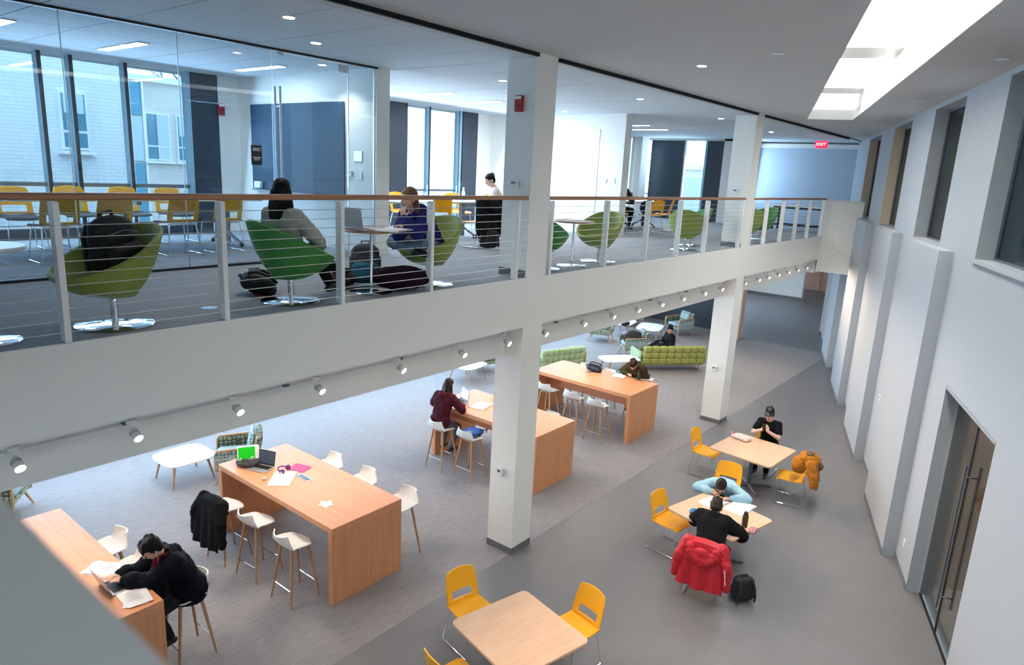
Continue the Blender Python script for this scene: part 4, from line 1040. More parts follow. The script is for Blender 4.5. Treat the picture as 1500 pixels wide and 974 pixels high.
    if hood:
        bk = -V((math.cos(lean*1.1), 0, -math.sin(lean*1.1)))
        for a in range(9):
            an = PI*(a/8-.5)*1.5; q = p3+bk*(.075*math.cos(an)+.02)+Y*.10*math.sin(an)+u3*(.005-.02*math.cos(an)); c.ell(q, (.042, .042, .040), None, 10, 8)
        c.ell(p3+bk*.11-u3*.06, (.055, .095, .075), None, 12, 8)
    c.fuse(top_name, top, t, .010, 4, disp=fold, dscale=.09)
    c = MB(); c.cap(p0+Y*.075, p0-Y*.075, .118); c.cap(p0, p0+up*.08, .118, .112)
    for i in (0, 1):
        an = kn[i].lerp(feet[i], .93); c.chain([hp[i], kn[i], an], [.098, .070, .054]); c.cap(kn[i].lerp(feet[i], .15), kn[i].lerp(feet[i], .4), .064, .062)
    c.fuse('trousers', trousers, t, .011, 3, disp=.012, dscale=.08)
    for i in (0, 1):
        sd = V((1, (.15, -.15)[i], 0)); sd = (sd - V((0, 0, sd.z))).normalized(); a = feet[i]
        if knee: sd = ((kn[i]-feet[i])*V((1, 1, 0))); sd = -sd.normalized() if sd.length > .25 else V((1, 0, 0)); 
        c = MB(); c.cap(a+V((0, 0, .0)), a+V((0, 0, -.035)), .045, .040); c.cap(a-sd*.035+V((0, 0, -.042)), a+sd*.15+V((0, 0, -.052)), .040, .032); c.cap(a+sd*.03+V((0, 0, -.03)), a+sd*.11+V((0, 0, -.05)), .042, .036)
        c.fuse('shoe', shoe, t, .010, 2)
    # ---- hair
    h = MB()
    def E(c_, r): h.ell(hm @ V(c_), r, hm.to_3x3(), 20, 14)
    if style != 'none':
        E((-.020, 0, .045), (.103, .086, .092)); E((-.050, 0, -.005), (.062, .079, .085))
        if style in ('short', 'fringe', 'cap'):
            for s in (-1, 1): E((-.01, s*.066, .015), (.045, .022, .052))
            for q in range(16):
                an = 2*PI*q/16; E((-.025+.06*math.cos(an), .055*math.sin(an), .098+.012*(q % 3)), (.030, .024, .022))
        if style == 'fringe':
            for q in range(7): h.cap(hm @ V((.055, -.054+.018*q, .105)), hm @ V((.094, -.050+.0165*q, .045-.006*(q % 2))), .017, .012, 8)
        if style == 'bun': E((-.085, 0, .085), (.042, .045, .040)); E((.03, 0, .085), (.05, .062, .03))
        if style == 'topbun': E((-.045, 0, .145), (.038, .038, .034)); E((-.02, 0, .125), (.03, .03, .02))
        if style in ('long', 'mid'):
            L = .46 if style == 'long' else .27
            dwn = V((0, 0, -1)); bk = hm.to_3x3() @ V((-1, 0, 0)); bk.z = 0; bk = bk.normalized() if bk.length > .1 else V((-1, 0, 0)); sd = V((-bk.y, bk.x, 0))
            base = hm @ V((-.045, 0, 0)); lowv = (p2-p3).normalized()*.55+dwn*.45
            for q in range(9):
                e = (q-4)/4; st_ = base+sd*.068*e+bk*.03*(1-abs(e)); md_ = st_+dwn*.15+bk*.045*(1-.6*abs(e))+sd*.018*e; en = md_+lowv.normalized()*(L-.17+.03*(q % 2))+sd*.008*e+bk*.02
                h.chain([st_, md_, en], [.034, .036, .018], 10)
    if style != 'none': h.fuse('hair', hair, t, .009, 2, disp=.006, dscale=.02)
    PEOPLE.append((label, t, hm))
    return t, hm, dict(p0=p0, p1=p1, p2=p2, p3=p3, sh=sh, el=el, wr=wr, kn=kn, feet=feet, Y=Y, u3=u3)
def extra(mb_fn, name, m, parent, voxel=.008, it=2, **kw): b = MB(); mb_fn(b); return b.fuse(name, m, parent, voxel, it, **kw)

# -- typing student in the dark puffer jacket, lower left
NAVYJ = mat('navy_puffer', (.004, .005, .010), .8, spec=.12, noise=(10, .2), bump=(24, .5)); REDSC = cloth('red_scarf', (.22, .012, .018))
p, hm, J = person('student with short black hair and glasses typing in a dark puffer jacket and red scarf', (3.12, 6.86, .002), PI, (.0, 0, .83), .46, [(.60, -.07, 1.145), (.59, -.21, 1.145)], [(.26, .10, .36), (.22, -.12, .34)], NAVYJ, DKDENIM, SKIN, HAIRB, 'fringe', (.60, -.10), .055, hem=True, elb=[(-.3, .5, -1), (-.3, -.5, -1)], curl=.45, top_name='puffer_jacket', hood=True, fold=.02)
extra(lambda b: [b.cap(J['p3']+V((.06*math.cos(a), .07*math.sin(a), .02-.01*math.cos(a))), J['p3']+V((.06*math.cos(a+.5), .07*math.sin(a+.5), .02)), .035) for a in [k*.5 for k in range(13)]] + [b.cap(J['p3']+V((.09, .02, -.02)), J['p3']+V((.16, .03, -.20)), .04, .035)], 'scarf', REDSC, p, .01, 2, disp=.01, dscale=.05)
b = MB()
for s in (-1, 1): b.tube([hm @ V((.098+.002*math.cos(a), s*.032+.021*math.cos(a), .008+.017*math.sin(a))) for a in [2*PI*k/12 for k in range(12)]], .0018, 5, closed=True); b.tube([hm @ V((.095, s*.053, .01)), hm @ V((0, s*.080, .01))], .0018, 5)
b.build('glasses', BLACK, p)
MB().tube([hm @ V((0, .082, -.01)), hm @ V((.03, .075, -.10)), J['p3']+V((.10, .05, -.10)), J['p3']+V((.16, .0, -.26))], .0018, 5).build('earphone_cord', WARMW, p)
# -- maroon hoodie
MAROON = cloth('maroon_hoodie', (.075, .012, .024))
person('student with long dark hair in a maroon hoodie, seen from behind at the laptop', (8.62, 8.43, .002), .12, (.02, 0, .88), .34, [(.44, .17, 1.14), (.42, -.20, 1.14)], [(.26, .10, .33), (.22, -.12, .33)], MAROON, mat('grey_trousers', (.12, .12, .14), .9), SKIN, HAIRD, 'mid', (.35, .1), .028, top_name='hoodie', hood=True)
# -- olive jacket, slumped over the table end
OLIVEJ = cloth('olive_jacket', (.060, .048, .020))
person('student in an olive jacket slumped over notes with dark messy hair', (13.80, 7.02, .002), PI, (.06, 0, .93), .76, [(.34, .03, 1.15), (.43, -.16, 1.13)], [(.26, -.14, .33), (.30, .24, .36)], OLIVEJ, BLKCL, SKIN3, HAIRD, 'fringe', (.85, .25), .048, top_name='jacket', hood=True)
# -- seated beyond the lime sofa
person('person in a dark printed sweatshirt and knit cap on the lime sofa', (18.30, 8.52, .004), math.radians(142), (0, 0, .52), .06, [(.27, .12, .76), (.26, -.05, .78)], [(.72, .10, .60), (.70, -.08, .60)], BLKCL, DKDENIM, SKIN2, HAIRB, 'short', (.40, 1.0), .030, top_name='sweatshirt')
# -- black cap, black tee, phone
p, hm, J = person('student in a black cap and black tee looking at a phone', (13.02, 3.80, .002), PI+.05, (0, 0, .545), .22, [(.40, .055, .93), (.40, -.055, .93)], [(.40, .12, .11), (.36, -.10, .11)], BLKCL, BLKCL, SKIN3, HAIRB, 'cap', (.45, 0), .012, curl=.9, short_sleeve=True, elb=[(.2, .8, -1), (.2, -.8, -1)], top_name='tee', handf=[((-.1, -.35, .8), (-.5, -.8, 0)), ((-.1, .35, .8), (-.5, .8, 0))])
def capf(b):
    b.ell(hm @ V((-.018, 0, .060)), (.106, .090, .082), hm.to_3x3(), 20, 14)
    for k in range(7):
        an = (k-3)*.36; b.cap(hm @ V((.06*math.cos(an)+.02, .07*math.sin(an), .062)), hm @ V((.155*math.cos(an*.8), .088*math.sin(an), .050)), .009, .007, 8)
o = extra(capf, 'cap', BLACK, p, .008, 2); MB().box((0, 0, 0), (.004, .045, .022)).xf(hm @ Matrix.Translation((.092, 0, .088)) @ Matrix.Rotation(-.5, 4, 'Y')).build('badge', mat('grey_badge', (.35, .37, .4), .6), o)
# -- light blue sweater, writing
SKY = cloth('light_blue_sweater', (.36, .60, .74))
person('student with a topknot in a light blue sweater bent over writing', (10.32, 3.48, .002), PI+.02, (.03, 0, .545), .98, [(.66, .22, .785), (.64, -.10, .785)], [(.34, .12, .11), (.30, -.12, .11)], SKY, DKDENIM, SKIN, HAIRD, 'topbun', (1.05, .25), .026, curl=.6, elb=[(.2, 1, -.15), (.2, -1, -.15)], neck_ext=.02)
# -- black hoodie, head down
p, hm, J = person('student in a black hoodie hunched head-down over the table before the red jacket', (8.36, 3.02, .002), .12, (.02, 0, .545), .82, [(.56, .13, .79), (.50, -.10, .79)], [(.12, .14, .11), (.16, -.10, .11)], BLKCL, BLKCL, SKIN2, HAIRD, 'short', (.9, .1), .052, shoe=SHOEW, elb=[(.0, .9, -.5), (.0, -.9, -.5)], top_name='hoodie', hood=True, side=.16, neck_ext=-.03)
MB().tube([hm @ V((-.045+.0*a, .086*math.cos(a), .03+.09*math.sin(a))) for a in [PI*k/10 for k in range(11)]], .012, 8).build('headband', mat('grey_headband', (.32, .32, .33), .7), p)
# -- long black hair upstairs
GREYSH = cloth('grey_green_shirt', (.46, .47, .43))
person('girl with very long black hair in a grey shirt in the bright green tub chair', (3.95, 5.94, UF+.004), .22, (-.06, .0, .385), -.16, [(.20, .22, .56), (.24, -.14, .56)], [(.46, -.06, .11), (.92, .10, .22)], GREYSH, BLKCL, SKIN, HAIRB, 'long', (.15, .55), .022, top_name='shirt', k=1, elb=[(-.2, 1.2, -.5), (-.2, -1, -.6)])
# -- blue hoodie, cross-legged
BLUEH = cloth('royal_blue_hoodie', (.028, .030, .17))
person('girl with brown hair in a royal blue hoodie sitting cross-legged, chin on hand', (5.70, 5.86, UF+.004), PI+.05, (-.08, 0, .43), .66, [(.42, .04, .80), (.44, .10, .71)], [(.25, -.16, .48), (.32, .14, .46)], BLUEH, DENIM, SKIN3, HAIRL, 'mid', (.12, -.1), .032, curl=.9, top_name='hoodie', hood=True, knee=[(.3, 1.2, .15), (.3, -1.2, .15)], handf=[((.1, -.1, 1), (-1, 0, 0)), ((.6, -.9, .1), (0, 0, -1))])
# -- white shirt, bun, upstairs study table
person('student with black hair in a bun and a white shirt at the upstairs study table', (10.66, 8.90, UF+.004), 2.3, (0, 0, .53), .26, [(.38, .18, .78), (.38, -.14, .78)], [(.35, .12, .11), (.34, -.12, .11)], cloth('white_shirt', (.72, .68, .66)), DENIM, SKIN3, HAIRB, 'bun', (.45, .45), .016, top_name='shirt')
# -- olive top, far study area
person('distant student in an olive top at the far study table, behind the handrail', (16.0, 9.3, UF+.004), -.1, (0, 0, .55), .15, [(.32, .18, .78), (.32, -.16, .78)], [(.35, .12, .11), (.34, -.12, .11)], OLIVEJ, BLKCL, SKIN2, HAIRB, 'bun', (.2, 0), .02, top_name='sweater')

# ================================================================== THINGS ON TABLES, CHAIRS AND FLOORS
ALU = mat('laptop_aluminium', (.60, .60, .62), .4, .7); KEYS = mat('laptop_keys', (.03, .03, .035), .6)
def laptop(loc, rz, label, screen, ang=1.92, w=.32, d=.225, body=ALU, inner=True):
    t = thing('laptop', label, 'laptop', loc, rz)           # local: +x towards the user
    MB().box((0, 0, .008), (d, w, .014), None, .003).build('base', body, t)
    kb = MB().box((-.035, 0, .0155), (.105, w-.05, .002)).build('keyboard', KEYS, t, False)
    for r in range(4):
        for c in range(10): MB().box((-.075+.026*r, -.118+.0262*c, .0175), (.020, .021, .003)).build('key', BLACK, kb, False)
    MB().box((.068, 0, .0155), (.06, .10, .001)).build('trackpad', STEEL, t, False)
    m = Matrix.Translation((-d/2, 0, .014)) @ Matrix.Rotation(-(ang-PI/2), 4, 'Y')
    b = MB(); b.box((0, 0, d/2), (.007, w, d), None, .003); b.xf(m); lid = b.build('lid', body, t)
    b = MB(); b.box((.0042, 0, d/2), (.002, w-.012, d-.012)); b.xf(m); b.build('bezel', BLACK, lid, False)
    b = MB(); b.box((.0058, 0, d/2+.005), (.002, w-.035, d-.04)); b.xf(m); b.build('screen', screen, lid, False)
    return t
def screenmat(name, c, e): return mat(name, c, .3, emit=(c, e))
laptop((2.47, 7.0, 1.0745), .02, 'open silver laptop of the typing student at the lower left', screenmat('screen_white', (.7, .75, .8), .6))
lp = laptop((5.02, 8.50, 1.0745), PI+.35, 'open silver laptop with a dark blue desktop beside the tissue box', screenmat('screen_dark', (.035, .045, .07), .7), 1.80)
laptop((9.30, 8.58, 1.0745), PI-.32, 'open laptop with a pale blue page before the maroon-clad student', screenmat('screen_pale', (.50, .66, .90), .8), 1.75)
laptop((4.72, 5.84, UF+.690), .05, 'open silver laptop on the round wooden table upstairs', screenmat('screen_grey', (.5, .55, .6), .5), 1.75)
def sheets(loc, rz, label, n=4, w=.216, d=.28, m=PAPER, spread=.03, text=False, name='paper_stack', cat='paper'):
    t = thing(name, label, cat, loc, rz); rr = random.Random(label)
    for k in range(n):
        b = MB(); h = rr.uniform(.002, .008)
        def f(u, v, h=h): return ((u-.5)*w, (v-.5)*d, h*(u*u)*(.4+v))
        b.sheet(f, 4, 3, .0012); o = b.build('sheet', m, t, loc=(rr.uniform(-1, 1)*spread, rr.uniform(-1, 1)*spread, .001+.0028*k), rz=rr.uniform(-.25, .25))
    if text:
        tm = mat('grey_print', (.42, .43, .46), .8)
        b = MB()
        for q in range(9): b.box((.0, -.09+.022*q, .0135+.0028*n), (.15-.03*(q % 3), .006, .0006))
        b.build('printed_lines', tm, t, False)
    return t
sheets((2.50, 7.42, 1.074), .5, 'white printed pages left of the typing student', 5, .22, .30, text=True); sheets((2.50, 6.68, 1.074), -.2, 'white printed pages at the corner of the lower-left table', 5, .22, .32, text=True)
def notebook(loc, rz, label, w=.42, d=.28, n=6):
    t = thing('open_notebook', label, 'notebook', loc, rz)
    for s in (-1, 1):
        def f(u, v, s=s): return (s*u*w/2, (v-.5)*d, .012+.014*math.sin(PI*u)*(.8)-.006*u)
        for k in range(3):
            b = MB(); b.sheet(f, 8, 2, .0015); b.build('page', PAPER, t, loc=(0, 0, -.003*k))
    MB().box((0, 0, .003), (w+.01, d+.01, .003)).build('cover', WARMW, t, False)
    return t
notebook((5.06, 8.00, 1.074), .75, 'open white notebook with curled pages beside the purple headphones', .46, .30)
notebook((9.42, 8.10, 1.074), .2, 'open white notebook beside the pale-screened laptop', .40, .28); notebook((13.32, 7.30, 1.074), .1, 'open white notebook under the slumped student', .42, .28)
notebook((9.44, 3.42, .744), -.25, 'open white notebook under the writing hand of the sky-blue sweater', .40, .28); notebook((9.56, 3.06, .744), -.1, 'open white notebook right of the writing student', .46, .30)
sheets((13.50, 6.78, 1.074), .3, 'loose white sheets at the corner by the slumped student', 3); notebook((4.98, 5.62, UF+.690), .4, 'open notebook on the round wooden table upstairs', .40, .26)
# tissue box with a bright green face on a dark scarf
t = thing('green_card_box', 'bright green and white card box standing on the dark knitted scarf', 'box', (4.98, 8.74, 1.152), 1.12)
b = MB(); b.box((0, 0, .105), (.05, .30, .20), None, .004); b.xf(Matrix.Rotation(.22, 4, 'Y')); b.build('box', WARMW, t)
b = MB(); b.box((-.0262, .025, .107), (.002, .23, .175)); b.xf(Matrix.Rotation(.22, 4, 'Y')); b.build('green_face', mat('bright_green_print', (.0, .70, .01), .5), t, False)
b = MB(); b.box((-.0275, -.05, .042), (.001, .045, .014)); b.box((-.0275, .11, .038), (.001, .018, .014)); b.xf(Matrix.Rotation(.22, 4, 'Y')); b.build('white_print', WARMW, t, False)
KNIT = mat('black_knit', (.02, .02, .022), .95, noise=(60, .9), col2=(.10, .10, .10), bump=(90, .8))
t = thing('knitted_scarf', 'dark speckled knitted scarf coiled under the green box', 'scarf', (4.98, 8.76, 1.074)); b = MB()
for k in range(40):
    a = k*.42; r = .17-.0022*k; b.cap((r*math.cos(a)*.8, r*math.sin(a), .035+.0011*k), (r*math.cos(a+.42)*.8, r*math.sin(a+.42), .035+.0011*k), .036)
b.fuse('coil', KNIT, t, .01, 2, disp=.012, dscale=.03)
PURP = mat('purple_plastic', (.16, .01, .17), .35)
t = thing('headphones', 'purple over-ear headphones beside the open laptop', 'headphones', (5.20, 8.17, 1.074), .5)
MB().tube([(.085*math.cos(a), .085*math.sin(a), .03+.035*math.sin(a)) for a in [PI*k/14 for k in range(15)]], .011, 10).build('headband', PURP, t)
for s in (-1, 1):
    MB().lathe([(0, -.022), (.034, -.02), (.038, 0), (.034, .02), (0, .022)], 18, Matrix.Translation((s*.085, -.01, .039)) @ Matrix.Rotation(PI/2, 4, 'Y')).build('ear_cup', PURP, t)
    MB().lathe([(0, 0), (.018, 0), (.018, .004), (0, .005)], 14, Matrix.Translation((s*.108, -.01, .039)) @ Matrix.Rotation(s*PI/2, 4, 'Y')).build('silver_disc', STEEL, t)
sheets((5.42, 8.12, 1.074), .3, 'pink folder with a white label behind the purple headphones', 2, .2, .26, mat('pink_card', (.55, .06, .22), .6), .01, name='pink_folder', cat='folder')
t = thing('tape_roll', 'small beige roll on the table edge before the laptop', 'roll', (4.86, 8.14, 1.074)); MB().lathe([(.018, 0), (.03, 0), (.03, .03), (.018, .03)], 16).build('roll', BEIGE, t)
t = thing('paper_scrap', 'white crumpled star-shaped paper scrap on the laptop table', 'paper', (5.02, 6.95, 1.0738))
P = []
for k in range(10): a = 2*PI*k/10+.3; r = (.13, .06)[k % 2]*(1+.2*math.sin(3*k)); P.append((r*math.cos(a), r*math.sin(a)))
MB().prism(P, 0, .004).build('scrap', PAPER, t, False)
t = thing('calculator', 'small grey calculator before the pale-screened laptop', 'calculator', (9.24, 8.36, 1.074), .4); MB().box((0, 0, .008), (.075, .14, .014), None, .003).build('case', WARMW, t); MB().box((0, -.02, .016), (.055, .085, .003)).build('keys', GREYM, t, False)
def pen(loc, rz, label, m):
    t = thing('pen', label, 'pen', loc, rz); MB().tube([(-.07, 0, .005), (.055, 0, .005), (.07, 0, .005)], [.0045, .0045, .001], 8).build('barrel', m, t); MB().tube([(-.075, 0, .005), (-.04, 0, .005)], .0052, 8).build('cap', BLACK, t)
pen((9.20, 8.22, 1.074), .6, 'dark pen before the open notebook of the maroon-clad student', BLACK); pen((9.86, 8.2, 1.074), 1.0, 'brown pen lying alone toward the back of the column-crossed table', LEGW); pen((12.95, 7.95, 1.074), 2.4, 'dark pen lying on the farthest tall table by the backpack', BLACK); pen((9.12, 3.02, .744), .9, 'dark pen beside the black hoodie sleeve', BLACK)
# bags, bottles
def backpack(loc, rz, label, m, m2, s=(1, 1, 1), lay=0.0, tilt_=0.0, strapm=None):
    t = thing('backpack', label, 'backpack', loc, rz); R = Matrix.Rotation(lay, 4, 'Y') @ Matrix.Rotation(tilt_, 4, 'X') @ Matrix.Diagonal((*s, 1))
    b = MB(); b.box((0, 0, .20), (.17, .30, .36), None, .07); b.ell((0, 0, .36), (.085, .14, .10)); b.xf(R); b.fuse('body', m, t, .012, 4, disp=.014, dscale=.08)
    b = MB(); b.box((.10, 0, .15), (.09, .24, .22), None, .04); b.xf(R); b.fuse('front_pocket', m2, t, .010, 3, disp=.01, dscale=.06)
    b = MB(); b.tube([(-.02, -.04, .44), (-.02, -.035, .485), (-.02, .035, .485), (-.02, .04, .44)], .011, 8); b.xf(R); b.build('top_loop', strapm or BLACK, t)
    for q in (-1, 1):
        b = MB(); b.tube([(-.08, q*.08, .40), (-.12, q*.09, .30), (-.115, q*.10, .15), (-.085, q*.11, .05)], .016, 8); b.xf(R); b.build('strap', strapm or BLACK, t)
    b = MB(); b.tube([(.095, -.10, .33), (.12, 0, .36), (.095, .10, .33)], .004, 6); b.xf(R); b.build('zip', GREYM, t)
    return t
BKP = mat('black_nylon', (.009, .009, .010), .7, bump=(50, .3))
backpack((2.30, 5.90, UF+.40), -1.3, 'black backpack slumped in the olive tub chair', BKP, BKP, (1.35, 1.35, 1.05), 0, .10)
backpack((4.02, 6.34, UF+.03), 2.6, 'dark backpack with a maroon pocket on the floor behind the green tub chair', BKP, mat('maroon_nylon', (.16, .01, .03), .7), (1.1, 1.2, .85), 1.2)
backpack((5.08, 6.22, UF+.004), -2.3, 'teal and grey backpack on the floor under the laptop table', mat('grey_nylon', (.06, .065, .08), .75, bump=(50, .3)), mat('teal_nylon', (.02, .19, .29), .7, bump=(50, .3)), (1.25, 1.2, 1.05), -.12, 0, GREYM)
def bundle(loc, rz, label, m, rad, name='jacket_heap', cat='jacket', n=9, seed=1, part='folds', voxel=.012, disp=.03, ds=.08):
    t = thing(name, label, cat, loc, rz); rr = random.Random(seed); b = MB(); b.ell((0, 0, rad[2]*.8), (rad[0], rad[1], rad[2]*.8))
    for k in range(n):
        a = rr.uniform(0, 6.28); r = rr.uniform(.3, .75); b.ell((rad[0]*r*math.cos(a), rad[1]*r*math.sin(a), rad[2]*rr.uniform(.45, .9)), (rad[0]*.4, rad[1]*.4, rad[2]*rr.uniform(.3, .5)))
    b.fuse(part, m, t, voxel, 3, disp=disp, dscale=ds); return t
bundle((4.84, 6.34, UF+.004), .4, 'dark brown bag on the floor left of the teal backpack', mat('brown_bag', (.06, .022, .018), .7), (.24, .18, .12), 'floor_bag', 'bag', seed=3)
o = bundle((5.24, 5.78, UF+.004), -.5, 'dark plum jacket heaped on the floor below the laptop table', cloth('plum_fleece', (.028, .010, .022)), (.34, .24, .17), seed=4)
t = thing('drink_can', 'pale blue drink can on the upstairs carpet', 'can', (5.62, 6.22, UF+.004)); MB().lathe([(0, 0), (.027, 0), (.033, .008), (.033, .112), (.026, .122), (0, .122)], 20).build('can', mat('blue_can', (.30, .50, .62), .35, .4), t); MB().lathe([(0, .1225), (.024, .1225), (.025, .125), (0, .1245)], 16).build('lid', STEEL, t)
t = thing('water_bottle', 'clear white water bottle on the upstairs study table', 'bottle', (10.5, 9.75, UF+.752)); MB().lathe([(0, 0), (.034, 0), (.036, .02), (.034, .15), (.016, .20), (.015, .225), (0, .225)], 18).build('bottle', mat('frosted_plastic', (.8, .82, .84), .25), t); MB().lathe([(.0, .225), (.018, .225), (.018, .25), (0, .25)], 14).build('cap', WARMW, t)
t = thing('bag_on_stool', 'bright blue and dark bag lying on the white stool', 'bag', (8.70, 7.70, .80), .1)
b = MB(); b.box((.02, 0, .05), (.34, .30, .10), None, .05); b.ell((-.08, 0, .06), (.14, .16, .07)); b.fuse('body', mat('royal_blue_nylon', (.012, .10, .42), .6, bump=(40, .3)), t, .011, 3, disp=.015, dscale=.08)
b = MB(); b.box((.16, -.02, .03), (.14, .24, .11), None, .04); b.fuse('side_pocket', mat('dark_mesh', (.035, .025, .03), .9), t, .011, 3, disp=.012, dscale=.06); MB().tube([(.2, -.1, .05), (.30, -.14, .06), (.33, -.10, -.02)], .011, 8).build('strap', BLACK, t)
backpack((13.22, 7.74, 1.10), 2.0, 'navy and grey backpack lying on the farthest tall table', mat('navy_nylon', (.018, .03, .06), .7, bump=(50, .3)), mat('slate_nylon', (.09, .10, .13), .7), (.9, 1.0, .85), 1.35)
bundle((13.42, 7.42, 1.074), 0, 'small turquoise pouch between the backpack and the olive sleeve', mat('turquoise_cloth', (.06, .30, .40), .7), (.09, .06, .04), 'pouch', 'pouch', 4, 8, 'pouch', .008, .01, .04)
def bottle(loc, label, m, capm, r=.035, h=.22, lay=False):
    t = thing('drinks_bottle', label, 'bottle', loc); M_ = Matrix.Identity(4) if not lay else Matrix.Translation((0, 0, r)) @ Matrix.Rotation(PI/2, 4, 'Y') @ Matrix.Rotation(.6, 4, 'X')
    MB().lathe([(0, 0), (r*.95, 0), (r, .01), (r, h*.78), (r*.7, h*.88), (0, h*.88)], 18, M_).build('flask', m, t); MB().lathe([(0, h*.88), (r*.72, h*.88), (r*.72, h), (r*.3, h+.015), (0, h+.015)], 16, M_).build('lid', capm, t)
bottle((13.32, 6.86, 1.074), 'dark grey thermos bottle by the slumped student', mat('dark_flask', (.05, .045, .04), .5), BLACK, .038, .19); bottle((13.52, 6.90, 1.074), 'bright blue bottle lying at the end of the farthest tall table', mat('blue_flask', (.02, .25, .50), .4), BLACK, .038, .2, True)
bottle((9.04, 2.80, .744), 'brown drinks bottle with a black lid on the square table', mat('brown_flask', (.075, .045, .02), .35), BLACK, .042, .22)
t = thing('pencil_case', 'red and white patterned pencil case at the table corner', 'pencil case', (8.98, 2.66, .744), .1); MB().box((0, 0, .022), (.19, .10, .04), None, .018).build('case', weave('red_print', (.45, .05, .06), (.7, .5, .48), (.3, .02, .03), 60), t); MB().tube([(-.08, 0, .043), (.08, 0, .043)], .003, 6).build('zip', GREYM, t)
bundle((8.92, 3.52, .744), 0, 'small blue packet beside the black hoodie sleeve', mat('blue_packet', (.03, .16, .42), .5), (.09, .05, .03), 'packet', 'packet', 4, 5, 'packet', .008, .01, .04)
t = thing('lace_bag', 'pink and white lace handbag lying on the farthest square table', 'handbag', (12.34, 4.10, .744), -.25)
b = MB(); b.box((0, 0, .035), (.24, .36, .06), None, .03); b.fuse('body', weave('lace_print', (.72, .55, .50), (.80, .72, .68), (.50, .30, .28), 60), t, .010, 3, disp=.01, dscale=.05); b = MB(); b.tube([(-.02, .18, .04), (.02, .25, .06), (.06, .18, .05)], .014, 8); b.build('handle', mat('pink_leather', (.62, .30, .28), .6), t)
t = thing('phone', 'black phone held up by the student in the cap', 'phone', (12.545, 3.775, .985), .05); b = MB(); b.box((0, 0, .05), (.009, .072, .145), None, .004); b.xf(Matrix.Rotation(-.35, 4, 'Y')); b.build('case', BLACK, t); b = MB(); b.box((.0055, 0, .05), (.002, .066, .135)); b.xf(Matrix.Rotation(-.35, 4, 'Y')); b.build('screen', screenmat('phone_screen', (.3, .35, .4), .5), t, False)
t = thing('pocket_things', 'small dark keys lying on the white round table at the left edge', 'keys', (1.44, 5.98, UF+.690)); b = MB(); b.tube([(.02*math.cos(a), .02*math.sin(a), .004) for a in [PI*k/6 for k in range(12)]], .003, 6, closed=True); b.build('ring', BLACK, t)
for k in range(3): MB().box((.04+.012*k, -.01+.02*k, .003), (.05, .012, .005)).build('key', BLACK, t, False)
t = thing('cable_cover', 'small pale blue floor box lid in the upstairs carpet', 'floor box', (3.12, 6.05, UF+.001)); MB().lathe([(0, 0), (.075, 0), (.07, .006), (0, .008)], 24).build('lid', mat('pale_blue_lid', (.35, .50, .62), .4), t)
# ---- coats over chairs
def draped(loc, rz, label, m, w, zt, zb, xb, spread=.1, sleeves=True, hoodm=None, name='jacket', xo=0.0, folds=6, lining=None):
    t = thing(name, label, 'jacket', loc, rz)
    b = MB()        # back panel hangs behind the backrest, over its top and a short flap in front
    def f(u, v):
        e = (v-.5)*2
        if u < .22: s = u/.22; x, z = xb+.085-.0*s, zt-.16*(1-s)
        elif u < .34: a = (u-.22)/.12*PI; x, z = xb+.085*math.cos(a), zt+.05*math.sin(a)
        else: s = (u-.34)/.66; x, z = xb-.085-spread*s, zt-(zt-zb)*s
        s = max(0, (u-.34)/.66)
        return (x+.022*s*math.sin(folds*v*PI+.6*u), e*(w+.06*s)*(1-.10*max(0, 1-u/.3)), z+.015*math.sin(9*v)*s - .03*e*e*(1-s))
    b.sheet(f, 22, 26, .028); b.build('back_panel', m, t)
    if sleeves:
        for s in (-1, 1):
            b = MB(); y = s*(w-.02)
            b.chain([(xb+.0, y, zt-.02), (xb-.06-spread*.3, s*(w+.07), zt-.22), (xb-.05-spread*.6, s*(w+.10), zb+.10)], [.085, .075, .055]); b.fuse('sleeve', m, t, .012, 3, disp=.03, dscale=.07)
    if hoodm:
        b = MB()
        for k in range(9):
            a = PI*(k/8); b.ell((xb-.10-.05*math.sin(a), .17*math.cos(a), zt-.04-.15*math.sin(a)), (.05, .065, .07))
        b.ell((xb-.12, 0, zt-.12), (.06, .13, .11)); b.fuse('hood', hoodm, t, .012, 3, disp=.03, dscale=.09)
    return t
REDJ = mat('red_shell_fabric', (.56, .008, .022), .55, noise=(9, .2), bump=(30, .4))
t = draped((8.30, 2.97, .002), .12, 'red hooded jacket draped over the chair of the student in black', REDJ, .24, .86, .28, -.30, .06, True, REDJ)
MB().tube([(-.46, -.31, .66), (-.44, -.335, .45)], .006, 6).build('reflective_piping', WARMW, t)
backpack((8.42, 2.50, .004), .8, 'black backpack on the floor by the red jacket', BKP, BKP, (1.1, 1.1, .8), .15)
ORC = cloth('orange_coat', (.48, .17, .022)); FUR = mat('brown_fur', (.20, .13, .09), 1.0, noise=(60, .5), bump=(80, .9))
t = draped((12.0, 3.02, .002), 1.75, 'orange coat with a fur-lined hood draped over the chair', ORC, .23, .84, .40, -.28, .05, True, None, 'coat')
b = MB(); b.ell((-.22, 0, .86), (.15, .20, .10)); b.ell((-.10, .05, .72), (.14, .15, .16)); b.ell((-.34, -.05, .80), (.08, .13, .10)); b.fuse('hood', ORC, t, .013, 3, disp=.06, dscale=.1)
b = MB(); b.ell((-.40, -.12, .70), (.075, .10, .075)); b.ell((-.24, .02, .95), (.07, .10, .035)); b.fuse('fur_trim', FUR, t, .012, 2, disp=.03, dscale=.03)
draped((4.42, 8.36, .002), .05, 'black coat draped over the stool at the laptop table', BLKCL, .23, .93, .30, -.21, .07, True, None, 'coat')
